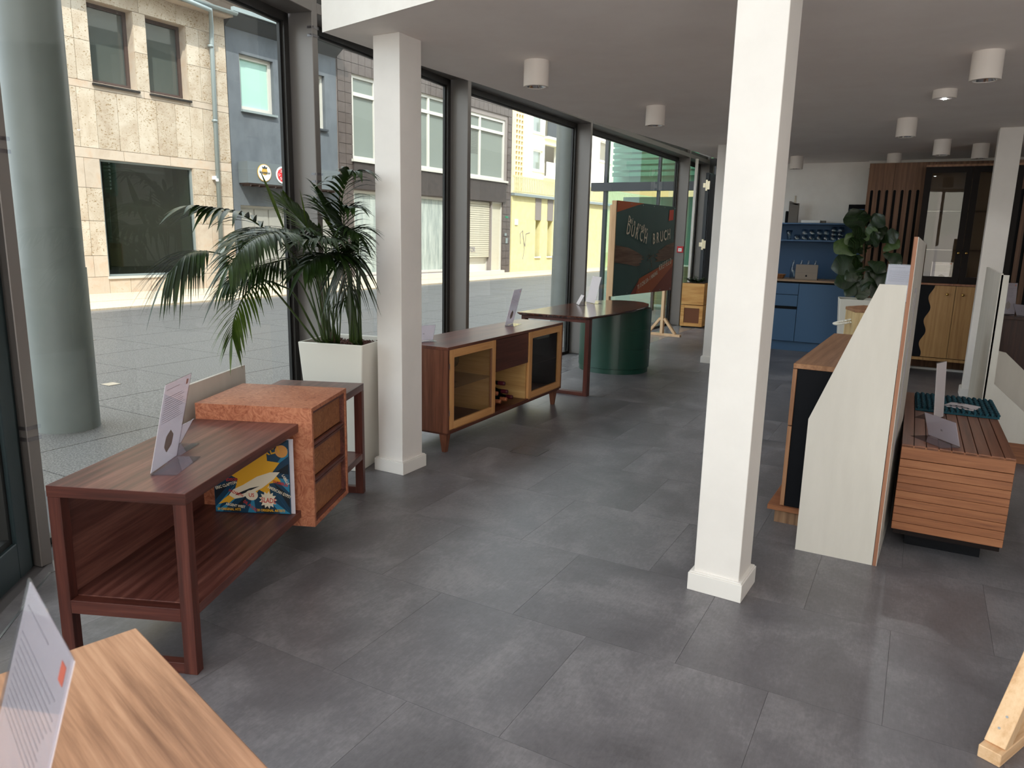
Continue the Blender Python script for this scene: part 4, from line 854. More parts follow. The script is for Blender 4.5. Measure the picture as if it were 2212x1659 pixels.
# ------------------------------------------------------------------ rounded desk
dk2 = thing('rounded_desk', 'dark walnut desk with a rounded end on a green oval drawer drum', 'desk', (0, 0, 0))
poly = [(-3.138, 5.75), (-2.45, 5.765), (-2.40, 6.25), (-2.37, 6.75), (-2.385, 7.02), (-2.42, 7.25), (-2.49, 7.45), (-2.60, 7.60), (-2.73, 7.67), (-2.88, 7.665), (-3.0, 7.58), (-3.09, 7.40), (-3.13, 7.15), (-3.145, 6.8)]
b = MB(); n = len(poly); cxp = sum(p[0] for p in poly)/n; cyp = sum(p[1] for p in poly)/n
for z, sc in ((.676, .955), (.692, 1.0), (.700, 1.0)):
    for p in poly: b.v.append((cxp+(p[0]-cxp)*(sc if sc == 1 else sc), cyp+(p[1]-cyp)*(sc if sc == 1 else .985), z))
b.f = [tuple(reversed(range(n))), tuple(range(2*n, 3*n))]+[(r*n+i, r*n+(i+1) % n, r*n+n+(i+1) % n, r*n+n+i) for r in range(2) for i in range(n)]
b.build('top', 'desk_y', dk2)
lf = MB().box(-2.495, -2.455, 5.80, 5.86, 0, .676); lf.build('leg', 'walnut_z', dk2, bevel=.001)
MB().box(-3.12, -3.08, 5.80, 5.86, 0, .676).build('leg', 'walnut_z', dk2, bevel=.001)
MB().box(-3.08, -2.495, 5.80, 5.86, .0, .030).build('foot_rail', 'walnut_x', dk2, bevel=.001); MB().box(-3.08, -2.495, 5.80, 5.86, .646, .676).build('top_rail', 'walnut_x', dk2, bevel=.001)
def oval(cx, cy, rx, ry, z0, z1, a0=0, a1=360, n=48):
    P = [(cx+rx*math.cos(R(a0+(a1-a0)*k/n)), cy+ry*math.sin(R(a0+(a1-a0)*k/n))) for k in range(n+(0 if a1-a0 == 360 else 1))]
    if a1-a0 != 360: P.append((cx, cy))
    return MB().prism(P, z0, z1)
oc = (-2.785, 7.27)
oval(*oc, .365, .345, .0, .048).build('plinth', 'green', dk2, smooth='auto'); oval(*oc, .372, .352, .052, .662).build('drum', 'green', dk2, smooth='auto')
for z0, z1 in ((.052, .252), (.256, .452), (.456, .650)): oval(oc[0], oc[1], .376, .356, z0+.002, z1, -62, 28, 16).build('drawer', 'green', dk2, smooth='auto')
stand('sheet in an acrylic stand seen edge on, on the rounded desk', -3.0, 7.08, .70, R(140), .20, .28, -14, .09)
stand('empty looking small acrylic card holder on the rounded desk', -3.02, 6.80, .70, R(125), .15, .11, -28, .08, num='5')

# ------------------------------------------------------------------ poster banner on timber stand
bn = thing('poster_banner', 'teal and orange poster banner on a raw timber stand by the glass front', 'banner')
a, b = Vector((-3.345, 8.58, 0)), Vector((-3.155, 10.36, 0)); t = (b-a).normalized(); nb = Vector((t.y, -t.x, 0)); LB = (b-a).length; ZB0, ZB1 = .66, 1.82
bn.location = a; bn.rotation_euler = (0, 0, math.atan2(t.y, t.x))       # local x along the banner, -y faces the room
f = MB().box(0, LB, 0, .045, ZB0, ZB0+.05).box(0, LB, 0, .045, ZB1-.05, ZB1); f.box(0, .035, 0, .05, ZB0, ZB1)
BX(0, .035, 0, .06, ZB0-.0, ZB1).build('frame_side', 'pine', bn); BX(.035, LB, 0, .045, ZB0, ZB0+.05).build('frame_rail', 'pine_x', bn); BX(.035, LB, 0, .045, ZB1-.05, ZB1).build('frame_rail', 'pine_x', bn); BX(LB-.04, LB, 0, .045, ZB0+.05, ZB1-.05).build('frame_side', 'pine', bn)
TE, OR, OD = mat('banner_teal', '#3b544f', .55), mat('banner_orange', '#a9532a', .55), mat('banner_rust', '#7f3322', .55); PW = wood('banner_wood_print', '#4a362c', '#6f5647', '#846b5a', 'x', .6, bmp=0); CR = mat('banner_cream', '#cfc4b0', .6)
M['CR'] = CR
gx, gz = 14, 8; b = MB()
for k in range(gz+1):
    for i in range(gx+1):
        x = .0+LB*i/gx; z = ZB0+(ZB1-ZB0)*k/gz; b.v.append((x, -.006-.004*math.sin(i*1.9+k*.3)*math.sin(math.pi*k/gz), z))
b.f = [(k*(gx+1)+i, k*(gx+1)+i+1, (k+1)*(gx+1)+i+1, (k+1)*(gx+1)+i) for k in range(gz) for i in range(gx)]
sheet_ = b.build('banner_sheet', TE, bn, smooth=True)
def bp(poly, m, y=-.012, name='print'): return MB().prism([(u*LB, ZB0+v*(ZB1-ZB0)) for u, v in poly], y-.0006, y, 'y').build(name, m, sheet_)
bp([(0, .88), (0, 1), (.42, 1), (.30, .97)], OR); bp([(.27, 0), (.40, .16), (.46, 0)], OD, -.0122); bp([(.36, 0), (.40, .17), (1, .38), (1, 0)], OR, -.0124); bp([(.62, 0), (1, .0), (1, .30)], OD, -.0127)
bp([(0, .54), (.20, .515), (.36, .46), (.44, .42), (.42, .40), (.45, .385), (.41, .37), (.43, .35), (.38, .34), (.41, .32), (.33, .31), (.2, .335), (0, .36)], PW, -.0128)
bp([(1, .58), (.85, .545), (.77, .50), (.70, .48), (.73, .46), (.66, .44), (.71, .42), (.65, .40), (.70, .38), (.66, .35), (.75, .355), (.88, .37), (1, .395)], PW, -.0128)
for k in range(16): x, z = rnd.uniform(.43, .62), rnd.uniform(.26, .46); bp([(x, z), (x+.02, z+.012), (x+.014, z-.01)], PW, -.0128, 'splinter')
bp([(.87, .83), (.955, .845), (.955, .965), (.875, .955)], mat('banner_logo_red', '#c23a1e', .5), -.0128, 'logo')
def arc(body, u0, v0, du, slope, size, bend=0):
    for i, chh in enumerate(body):
        u = u0+du*i; v = v0+slope*i+bend*i*i
        if chh != ' ': text(chh, size, 'letter', 'CR', sheet_, frame_m((u*LB, -.0135, ZB0+v*(ZB1-ZB0)), (1, 0, (slope+2*bend*i)/du*(ZB1-ZB0)/LB), (0, 0, 1)), extrude=.0005, sx=.72, bold=.0025)
arc('Dein großer', .17, .79, .0305, -.0105, .115); arc('DURCH', .15, .665, .071, -.022, .20); arc('BRUCH', .60, .555, .066, .014, .20)
arc('TISCHLER-INNUNG', .385, .05, .0225, .0105, .075); arc('KREFELD', .745, .245, .033, .0125, .11)
ey = MB()
for i in range(6):
    for z in (ZB0+.025, ZB1-.025): ey.lathe([(.007, -.002), (.007, .0)], 8, (0, 0, 0)) if False else ey.box(.03+i*.34, .042+i*.34, -.018, -.012, z-.006, z+.006)
ey.build('screw', 'steel', bn)
def timber_stand(par, x, y, prong=.27):      # post with a foot bar across the banner
    BX(x-.03, x+.03, y-.002, y+.04, .034, ZB1-.05).build('post', 'pine', par, bevel=.0015)
    BX(x-.028, x+.028, y-prong, y+prong, 0, .034).build('foot_bar', 'pine_x', par, bevel=.0015)
    for s in (-1, 1): MB().bar((x, y+.02+s*.205, .036), (x, y+.02+s*.03, .25), .034, .045, (1, 0, 0)).build('brace', 'pine', par)
timber_stand(bn, LB-.05, .048); timber_stand(bn, .06, .062, .20)

# ------------------------------------------------------------------ crate planter by the far post
cp = thing('planter_box', 'pair of stacked wooden planter boxes with a plant by the far end door', 'planter', (-3.325, 11.56, 0), R(3))
BX(0, .35, 0, .30, .02, .355).build('lower_box', 'crate', cp, bevel=.004); MB().box(.055, .295, -.002, .0, .075, .31).build('niche', mat('niche_wood', '#6e3d1c', .6), cp)
fr = MB().box(.0, .055, -.012, 0, .02, .355).box(.295, .35, -.012, 0, .02, .355).box(.055, .295, -.012, 0, .02, .075).box(.055, .295, -.012, 0, .31, .355); fr.build('front_frame', 'crate', cp, bevel=.003)
BX(0, .35, -.006, .30, .365, .700).build('upper_box', 'crate', cp, bevel=.004); BX(.02, .33, .01, .28, 0, .02).build('plinth', 'black', cp); BX(.02, .33, .015, .28, .700, .704).build('soil', 'soil', cp)
zp = thing('foliage_plant', 'glossy dark green leafy plant in the stacked wooden boxes', 'plant', (-3.15, 11.70, .704)); lb = MB(); st_ = MB()
for k in range(26):
    a = rnd.uniform(0, 6.28); rr = rnd.uniform(.02, .13); h = rnd.uniform(.02, .11); o = Vector((rr*.4*math.cos(a), rr*.3*math.sin(a), 0)); tip = o+Vector((math.cos(a)*rr, math.sin(a)*rr*.7, h)); st_.tube([o, tip], .003, 5)
    for j in range(5): blade(lb, o.lerp(tip, .3+.16*j), (math.cos(a+(-1)**j*.9), math.sin(a+(-1)**j*.9), .35), lit, .075, .034, .3, 4)
st_.build('stem', 'palm_stem', zp, fix=False); lb.build('foliage', 'fig', zp, fix=False)
# alarm box and exit sign
al = thing('alarm_box', 'small red square call point box on the last facade post', 'alarm', (-3.50, 11.745, 1.17), R(2)); BX(0, .10, -.035, 0, 0, .10).build('case', 'red', al, bevel=.004); BX(.022, .078, -.038, -.035, .018, .07).build('push_plate', 'sticker', al)
MB().prism([(.038, .044), (.046, .052), (.046, .036)], -.0395, -.038, 'y').prism([(.062, .044), (.054, .052), (.054, .036)], -.0395, -.038, 'y').lathe([(.004, 0), (.004, .001)], 8, (.05, -.0395, .043)).build('symbol', 'black', al)
ex = thing('exit_sign', 'green running figure escape sign above the end door', 'sign', (-3.03, 12.30, 2.47), R(-35)); BX(-.10, .10, -.012, .012, -.075, .075).build('case', 'white_plastic', ex); BX(-.092, .092, -.014, -.012, -.067, .067).build('sign_face', 'exit_green', ex)
MB().box(.02, .075, -.016, -.014, -.055, .055).prism([(-.06, -.05), (-.045, -.05), (-.03, -.01), (-.01, -.05), (.005, -.045), (-.015, .005), (-.005, .03), (.01, .02), (.012, .028), (-.012, .045), (-.04, .035), (-.05, .01), (-.042, .008), (-.034, .025), (-.03, .02), (-.045, -.01)], -.016, -.014, 'y').build('pictogram', 'sticker', ex)
BX(-.01, .01, .0, .35, -.01, .02).build('bracket', 'white_plastic', ex)

# ------------------------------------------------------------------ kitchen
kt = thing('kitchen_counter', 'blue kitchen base units under a pale wood worktop', 'kitchen unit', (0, 0, 0)); KY = 9.87
BX(-2.35, -.70, KY+.06, 10.49, 0, .125).build('plinth', 'blue', kt); BX(-2.35, -.70, KY+.022, 10.49, .125, .862).build('carcass', 'black', kt)
for x0, x1 in ((-1.84, -1.353),):
    for z0, z1 in ((.72, .862), (.572, .714), (.128, .534)): BX(x0, x1, KY, KY+.02, z0, z1).build('drawer_front' if z0 > .5 else 'door', 'blue', kt, bevel=.0012)
BX(-1.348, -.70, KY, KY+.02, .128, .862).build('door', 'blue', kt, bevel=.0012); BX(-2.35, -1.845, KY, KY+.02, .128, .862).build('door', 'blue', kt, bevel=.0012)
wt = tag(BX(-2.36, -.88, KY-.015, 10.49, .885, .905).build('worktop', 'counter', None, bevel=.001), 'pale brown worktop lying on the blue kitchen units', 'worktop')
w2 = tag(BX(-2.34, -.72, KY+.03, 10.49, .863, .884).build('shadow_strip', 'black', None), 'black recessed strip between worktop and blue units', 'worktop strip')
bp_ = tag(BX(-2.4, -.70, 10.482, 10.498, .906, 1.62).build('splashback', 'blue_wall', None), 'dark blue panel covering the wall above the worktop', 'wall panel')
for z, l in ((1.60, 'upper blue wall shelf carrying grey boards and a white box'), (1.385, 'lower blue wall shelf carrying rows of drinking glasses')):
    tag(BX(-2.4, -.72, 10.235 if z > 1.5 else 10.26, 10.481, z, z+.018).build('wall_shelf', 'blue_shelf', None, bevel=.001), l, 'shelf')
def lathe_thing(name, label, cat, prof, x, y, z, m, group=None, seg=14):
    o = MB().lathe(prof, seg, caps=False).build(name, m, None, smooth=True, loc=(x, y, z), fix=False); return tag(o, label, cat, group)
tumb = [(.0, .004), (.026, .003), (.027, 0), (.034, .085), (.032, .085), (.026, .006)]; tum2 = [(.0, .004), (.022, .003), (.024, 0), (.030, .065), (.028, .065), (.021, .006)]
g0 = lathe_thing('drinking_glass', 'tall flared fluted glass at the start of the glass shelf', 'glass', [(0, .004), (.024, .003), (.026, 0), (.030, .06), (.044, .12), (.042, .12), (.027, .06), (.022, .006)], -1.60, 10.34, 1.404, 'drink_glass', 'glasses on the blue shelf', 8)
gid = 0
cols = [(-1.505, 1), (-1.415, 2), (-1.325, 2), (-1.235, 2), (-1.15, 2), (-1.065, 3), (-.985, 3)]
ordn = ['second', 'third', 'fourth', 'fifth', 'sixth', 'seventh', 'eighth']
for ci, (x, n) in enumerate(cols):
    for j in range(n):
        for row, yy in ((0, 10.32), (1, 10.41)):
            zz = 1.404+(.068*j if n < 3 else .052*j)
            o = g0.copy(); o.data = bpy.data.meshes['tumbler'] if 'tumbler' in bpy.data.meshes else MB().lathe([(.030, 0), (.032, .003), (.024, .066), (.0, .068)], 12, caps=False).mesh('tumbler', 'drink_glass', True)
            COL.objects.link(o); o.name = 'drinking_glass'; o.location = (x+row*.01, yy, zz)
            o['label'] = 'upturned glass tumbler in the %s pile from the flared glass, %s row, %s' % (ordn[ci], 'front' if row == 0 else 'rear', ('lowest', 'next up', 'topmost of three')[j] if n > 1 else 'on its own')
ct = thing('cutting_boards', 'grey slatted chopping board standing on the upper blue shelf with a dark handle', 'board', (-1.63, 10.36, 1.618))
BX(0, .12, -.05, .0, 0, .25).build('board', 'slate', ct, bevel=.004); MB().prism([(.0, .25), (.12, .22), (.12, .23), (.02, .275), (.0, .275)], -.05, 0, 'y').build('board_top', 'slate', ct); BX(.055, .08, -.03, -.01, .25, .345).build('handle', 'chrome', ct, bevel=.003)
BX(-.035, -.003, -.06, .02, .0, .15).build('dark_stand', 'black', ct, bevel=.01)
tag(BX(-1.46, -1.23, 10.28, 10.40, 1.619, 1.655).build('flat_box', 'white_plastic', None, bevel=.003), 'flat white box lying on the upper blue shelf', 'box'); tag(BX(-1.225, -1.17, 10.30, 10.38, 1.619, 1.65).build('small_box', 'slate', None, bevel=.002), 'small grey box beside the flat white one', 'box')
pf = thing('picture_frame', 'small dark framed picture on the upper shelf half behind the fig plant', 'picture', (-.925, 10.40, 1.619)); BX(0, .20, 0, .015, 0, .235).build('frame', 'black', pf); BX(.015, .185, -.002, .0, .015, .16).build('picture', mat('picture_navy', '#1a2a44', .5), pf); BX(.015, .185, -.002, 0, .17, .18).build('picture_line', 'blue_shelf', pf); BX(.12, .15, -.003, 0, .03, .05).build('white_mark', 'sticker', pf)
lp2 = thing('laptop', 'open grey brown tablet computer standing on the kitchen worktop', 'computer', (-1.43, 10.03, .906)); BX(0, .265, -.02, -.012, 0, .19).build('cover', 'laptop', lp2, bevel=.003, rotz=0); BX(.0, .265, -.02, .10, .0, .006).build('base', 'laptop', lp2); BX(0.001, .264, -.0205, -.02, .088, .09).build('fold', 'slate', lp2)
MB().prism([(.133+.012*math.cos(k*math.pi/6), .048+.011*math.sin(k*math.pi/6)) for k in range(12)], -.0215, -.02, 'y').box(.130, .136, -.0215, -.02, .058, .064).build('emblem', 'black', lp2)
for k in range(4): lathe_thing('glass_carafe', 'clear glass carafe behind the tablet computer, %s from the wood bowl' % ('first', 'second', 'third', 'fourth')[k], 'carafe', [(.0, .002), (.036, .0), (.038, .12), (.018, .18), (.016, .225), (.019, .235)], -1.49+.085*k, 10.28 if k else 10.2, .906, 'drink_glass', 'carafes on the worktop')
bw = thing('bread_tray', 'low brown tray on the worktop near the middle column', 'tray', (-1.66, 10.14, .906)); MB().lathe([(.07, 0), (.10, .055), (.095, .055), (.066, .006), (0, .006)], 20, caps=False).build('tray', 'oak_y', bw, smooth='auto', fix=False)
db = tag(MB().lathe([(0, 0), (.036, 0), (.037, .22), (.015, .28), (.014, .36), (0, .36)], 16).build('dark_bottle', 'bottle', None, smooth=True, loc=(-.875, 10.2, .906)), 'tall black bottle on the worktop behind the fig leaves', 'bottle')
db2 = tag(MB().lathe([(0, 0), (.03, 0), (.03, .25), (.012, .29), (.012, .33), (0, .33)], 16).build('dark_bottle', 'bottle', None, smooth=True, loc=(-.80, 10.25, .906)), 'second slimmer black bottle behind the fig leaves', 'bottle')

# ------------------------------------------------------------------ fiddle leaf fig
fp = thing('planter', 'white planter of the fiddle leaf fig in front of the kitchen', 'planter', (-.60, 9.02, 0), R(8))
b = taper(.150, .200, .0, .77)
for h, z in ((.188, .77), (.186, .70)):
    for sx, sy in ((-1, -1), (1, -1), (1, 1), (-1, 1)): b.v.append((sx*h, sy*h, z))
b.f = [(3, 2, 1, 0)] + [(r*4+i, r*4+(i+1) % 4, r*4+4+(i+1) % 4, r*4+4+i) for r in range(3) for i in range(4)] + [(12, 13, 14, 15)]
b.build('shell', 'pot_white', fp, bevel=.008)
fg = thing('fiddle_leaf_fig', 'dark fiddle leaf fig with large rounded leaves in front of the slotted wood wall', 'plant', (-.60, 9.0, .70)); FO2 = Vector((-.60, 9.0, .70))
MB().tube([(0, 0, 0), (.02, -.04, .3), (.01, -.08, .55), (-.015, -.1, .80), (-.01, -.1, 1.0)], [.014, .012, .010, .008, .005], 8).build('trunk', 'bark', fg, smooth=True, fix=False)
FL = [[[-0.629, 8.9, 1.438], [-0.749, 8.9, 1.762]], [[-0.62, 8.9, 1.537], [-0.631, 8.9, 1.699]], [[-0.578, 8.9, 1.51], [-0.435, 8.9, 1.686]], [[-0.615, 8.9, 1.303], [-0.781, 8.9, 1.492]], [[-0.663, 8.9, 1.251], [-0.894, 8.9, 1.404]], [[-0.586, 8.9, 1.217], [-0.907, 8.9, 1.126]], [[-0.48, 8.9, 1.328], [-0.485, 8.9, 1.497]], [[-0.449, 8.9, 1.399], [-0.275, 8.9, 1.5]], [[-0.405, 8.9, 1.294], [-0.313, 8.9, 1.388]], [[-0.403, 8.9, 1.273], [-0.209, 8.9, 1.195]], [[-0.583, 8.9, 1.124], [-0.744, 8.9, 0.994]], [[-0.567, 8.9, 1.038], [-0.849, 8.9, 0.96]], [[-0.543, 8.9, 1.183], [-0.352, 8.9, 1.105]], [[-0.512, 8.9, 1.077], [-0.3, 8.9, 0.979]], [[-0.599, 8.9, 0.964], [-0.72, 8.9, 0.826]], [[-0.5, 8.9, 0.969], [-0.398, 8.9, 0.815]], [[-0.605, 8.9, 1.396], [-0.516, 8.9, 1.539]], [[-0.563, 8.9, 1.002], [-0.566, 8.9, 0.776]], [[-0.545, 8.9, 1.075], [-0.456, 8.9, 0.863]]]
for k in range(16):
    a = rnd.uniform(0, 6.28); z = rnd.uniform(.95, 1.5); o = Vector((-.585, 8.9+rnd.uniform(-.03, .06), z)); FL.append([list(o), list(o+Vector((math.cos(a)*.20, math.sin(a)*.16, rnd.uniform(-.08, .12))))])
for k, (o, tp) in enumerate(FL):
    o, tp = Vector(o), Vector(tp); tp.y += rnd.uniform(-.12, .03) if k < 19 else 0; o -= FO2; tp -= FO2; d = tp-o; Ln = max(.20, d.length); d.normalize()
    side = d.cross(Vector((rnd.uniform(-.2, .2), -1, .35))).normalized(); nn = side.cross(d); b = MB(); W_ = [.04, .42, .50, .62, .86, 1.0, .94, .62, .10]; wm = Ln*.42*(.9 if k % 3 else .8)
    for j, w in enumerate(W_):
        t_ = j/(len(W_)-1); p = o+d*(Ln*t_)+Vector((0, 0, -.05*Ln*4*t_*t_*.4)); rp = .006*math.sin(j*2.1)
        for e in (-1, -.5, 0, .5, 1): b.v.append(tuple(p+side*(w*wm*e)+nn*(-.05*abs(e)*wm*1.5+(rp if abs(e) > .4 else 0))))
    for j in range(len(W_)-1):
        for e in range(4): q = j*5+e; b.f.append((q, q+1, q+6, q+5))
    lf_ = b.build('leaf', 'fig_y' if k in (4, 8, 3, 16) else 'fig', fg, smooth=True, fix=False)
    rb = MB(); rb.tube([tuple(o+d*(Ln*q/6)+Vector((0, 0, -.02*Ln*4*(q/6)**2))-nn*.002) for q in range(7)], .0018, 4)
    for q in range(2, 6):
        c_ = o+d*(Ln*q/7)+Vector((0, 0, -.02*Ln*4*(q/7)**2))
        for e in (-1, 1): rb.tube([tuple(c_), tuple(c_+side*(e*wm*.75)+d*(Ln*.10)-nn*.004)], .0009, 3)
    rb.build('leaf_vein', 'fig_y', lf_, fix=False)

# ------------------------------------------------------------------ slotted oak wall
sw2 = thing('slotted_wall', 'oak wall panels with tall rounded slots behind the glazed cabinet', 'wall panel', (0, 9.56, 0))
def slotpanel(x0, x1, nsl, first, z0=.35, z1=1.975, zt=2.27, w=.029, pitch=.0775):
    mb = MB(); xs = [first+pitch*i for i in range(nsl)]; cur = x0
    for s in xs:
        mb.box(cur, s-w/2, 0, .02, z0, z1-w/2); cur = s+w/2
        for h_ in range(6):
            a0, a1 = math.pi*h_/6, math.pi*(h_+1)/6; r_2 = w/2
            mb.prism([(s+r_2*math.cos(a1), z1-w/2+r_2*math.sin(a1)), (s+r_2*math.cos(a0), z1-w/2+r_2*math.sin(a0)), (s+r_2*math.cos(a0), z1), (s+r_2*math.cos(a1), z1)], 0, .02, 'y')
    mb.box(cur, x1, 0, .02, z0, z1-w/2)
    cur = x0
    for s in xs: mb.box(cur, s-w/2, 0, .02, z1-w/2, z1); cur = s+w/2
    mb.box(cur, x1, 0, .02, z1-w/2, z1); mb.box(x0, x1, 0, .02, 0, z0).box(x0, x1, 0, .02, z1, zt); mb.build('panel', 'slatwood', sw2)
slotpanel(-.675, -.413, 3, -.625); slotpanel(-.410, -.02, 5, -.392); slotpanel(-.017, .60, 7, .06); slotpanel(.603, 1.2, 7, .66); slotpanel(1.203, 1.9, 8, 1.25)
BX(-.675, 1.9, .03, .04, 0, 2.27).build('dark_backing', 'black', sw2); BX(-.675, -.66, .02, .25, 0, 2.27).build('end_panel', 'slatwood', sw2)

# ------------------------------------------------------------------ tall cabinet
tc = thing('tall_cabinet', 'tall cabinet with dark glazed doors above and honey wood doors with a wavy edge below', 'cabinet', (-.10, 9.05, 0))
CW = .86; CD = .40; zs0, zs1, zs2, zs3 = .145, .185, .955, 2.17
BX(0, CW, 0, CD, zs3, zs3+.022).build('top', 'oak_y', tc); BX(0, CW, -.004, CD, zs2, zs2+.02).build('mid_shelf', 'edge', tc); BX(0, CW, 0, CD, zs0, zs1-.008).build('bottom', 'wavy', tc)
BX(.0, .018, 0, CD, zs2+.02, zs3).build('side_panel', 'black_wood', tc); BX(CW-.018, CW, 0, CD, zs2+.02, zs3).build('side_panel', 'black_wood', tc); BX(.0, .018, 0.02, CD, zs1, zs2).build('side_panel', 'black', tc); BX(CW-.018, CW, 0.02, CD, zs1, zs2).build('side_panel', 'wavy', tc)
BX(.018, CW-.018, CD-.015, CD, zs1, zs3).build('rear_panel', mat('cabinet_lining', '#6b5844', .6), tc)
for z in (1.32, 1.72): BX(.02, CW-.02, .06, CD-.02, z, z+.008).build('shelf', 'acrylic', tc)
def tdoor(x0, x1, kx):
    z0, z1 = zs2+.024, zs3-.002; w = .058
    d = MB().box(x0, x0+w, -.02, 0, z0, z1).box(x1-w, x1, -.02, 0, z0, z1).box(x0+w, x1-w, -.02, 0, z0, z0+w+.01).box(x0+w, x1-w, -.02, 0, z1-w, z1).build('glass_door', 'black_wood', tc)
    MB().quad((x0+w, -.01, z0+w), (x1-w, -.01, z0+w), (x1-w, -.01, z1-w), (x0+w, -.01, z1-w)).build('pane', 'cabinet_glass', d, fix=False)
    MB().lathe([(.006, 0), (.006, .012), (.014, .018), (.012, .026), (0, .028)], 14).build('knob', 'brass', d, smooth=True).matrix_local = Matrix.Translation((kx, -.02, 1.296)) @ Matrix.Rotation(R(90), 4, 'X')
tdoor(.003, .425, .392); tdoor(.430, CW-.003, .463)
zz0, zz1 = zs1, zs2-.004; wv = []
for k in range(33):
    t_ = k/32; z = zz1-(zz1-zz0)*t_; wv.append((.205-.035*t_*1.5+.020*math.cos(t_*math.pi*6.2), z))
d = MB().prism(wv+[(.415, zz0), (.415, zz1)], -.02, -.001, 'y').build('door', 'wavy', tc); MB().lathe([(.006, 0), (.006, .012), (.015, .018), (.012, .026), (0, .028)], 14).build('knob', 'brass', d, smooth=True).matrix_local = Matrix.Translation((.345, -.02, .865)) @ Matrix.Rotation(R(90), 4, 'X')
d = BX(.419, CW-.002, -.02, -.001, zz0, zz1).build('door', 'wavy', tc); MB().lathe([(.006, 0), (.006, .012), (.015, .018), (.012, .026), (0, .028)], 14).build('knob', 'brass', d, smooth=True).matrix_local = Matrix.Translation((.487, -.02, .865)) @ Matrix.Rotation(R(90), 4, 'X')
d = MB().prism([(.003, zz0), (.003, zz1)]+[(x-.001, z) for x, z in wv], -.018, -.001, 'y').build('black_door', 'black', tc)
for x in (.04, CW-.07): BX(x, x+.03, .05, .35, 0, zs0).build('runner', 'black', tc)
stand('white product sheet leaning inside the glazed cabinet behind its first door', .165, 9.10, zs2+.0205, R(0), .20, .22, 4, .02, ink='print_grey'); stand('low white number card inside the second glazed door', .48, 9.12, zs2+.0205, R(0), .16, .07, 4, .02, num='4')
struct(BX(-.3, 1.9, 9.36, 9.40, 0, .022).build('trim_5', 'trim_paint'))
# wall sheet behind camera seen mirrored in the glass is left out

# ------------------------------------------------------------------ oak cabinet with black side, behind the white display boards
oc2 = thing('oak_cabinet', 'oak topped cabinet with a black side on a projecting plinth shelf', 'cabinet', (-.488, 3.642, 0), R(-1.4))
BX(0, .425, 0, 1.42, .778, .802).build('top', 'oak_y', oc2, bevel=.0015); BX(.02, .42, .006, 1.40, .092, .778).build('black_side', 'black', oc2)
for y0, y1, z0, z1 in ((.0, .70, .50, .775), (.705, 1.41, .50, .775), (.0, .70, .094, .495), (.705, 1.41, .094, .495)):
    BX(.0, .019, y0, y1, z0, z1).build('door', 'oak_z', oc2, bevel=.001)
BX(-.055, .42, -.015, 1.40, .068, .092).build('plinth_shelf', 'cedar_x', oc2, bevel=.001); BX(-.022, .40, .01, 1.36, 0, .068).build('plinth', wood('striped_plinth', '#5d4130', '#8a6a50', '#a5866a', 'z', .6, fine=30), oc2)
# pale corner cabinet with rope handle
pcb = thing('pale_cabinet', 'pale wood corner cabinet with a white rope handle, behind the oak topped cabinet', 'cabinet', (-.366, 5.35, 0), 0)
poly = [(0, 0), (-.075, .22), (.02, .42), (.34, .38), (.30, .08)]
MB().prism(poly, .02, .918).build('body', 'ply_pale', pcb, bevel=.002)
MB().prism([(x*1.03-.002, y*1.03-.004) for x, y in poly], .918, .938).build('top', 'oak_y', pcb, bevel=.002)
hd = MB(); 
pts = [(-.03, .07, .862), (-.10, .045, .842), (-.125, .04, .832), (-.10, .02, .830), (-.025, .055, .845)]
cc = catmull(pts, 7)
for i, p in enumerate(cc): hd.lathe([(0, -.008), (.0085, -.004), (.010, 0), (.0085, .004), (0, .008)], 8, p, caps=False)
hd.build('rope_handle', 'pot_white', pcb, smooth=True, fix=False)
# white display boards
b1 = thing('display_board', 'tall white display board with a slanted wing and brown edge by the middle column', 'display board', (0, 3.35, 0))
MB().prism([(-.365, 0), (-.050, 0), (-.050, 1.204), (-.151, 1.204), (-.366, .608)], 0, .016, 'y').build('wing', 'panel_white', b1)
MB().prism([(0, 0), (0, 1.395), (.75, 1.372), (.75, 0)], -.014, .0, 'x').build('edge_band', 'edge', b1, loc=(-.034, 0, 0), rotz=R(-2.1))
MB().prism([(0, 0), (0, 1.395), (.75, 1.372), (.75, 0)], .0, .0015, 'x').build('board_face', 'panel_white', b1, loc=(-.034, 0, 0), rotz=R(-2.1))
sp_ = MB()
for k in range(12): sp_.box(.0016, .0022, .25+.012*k, .26+.014*k, .75+.03*k, .78+.036*k)
for z0, z1, w in ((1.16, 1.18, .10), (1.08, 1.14, .04), (.95, 1.0, .05), (.60, .92, .05), (.42, .60, .07)): sp_.box(.0016, .0022, .22, .22+w, z0, z1)
sp_.build('printing', 'print_faint', b1, loc=(-.034, 0, 0), rotz=R(-2.1))['kind'] = 'stuff'
b2 = thing('display_board', 'second white display board whose wing widens at the floor, beside the slatted chest', 'display board', (0, 5.55, 0))
MB().prism([(.43, .13), (.43, 1.193), (.472, 1.192), (.478, .50), (.90, .13)], 0, .016, 'y').build('wing', 'panel_white', b2)
MB().prism([(0, .13), (0, 1.20), (1.3, 1.21), (1.3, .13)], .425, .44, 'x').build('board_face', 'panel_white', b2)
BX(.42, .92, -.01, 1.3, 0, .13).build('base_block', 'cedar_x', b2, bevel=.002); MB().prism([(.52, .13), (.50, .62), (.60, .60), (1.1, .13)], .9, .915, 'y').build('rear_wing', 'panel_white', b2)
# white leaflet box behind the first board
stand('white leaflet holder peeping over the first white display board', -.10, 4.15, 1.08, R(-14), .14, .185, 10, .06, pic=False)
tag(BX(-.19, -.055, 4.08, 4.30, .802, 1.08).build('leaflet_pedestal', 'panel_white', None, bevel=.002), 'plain white pedestal box under the leaflet holder behind the first display board', 'pedestal')
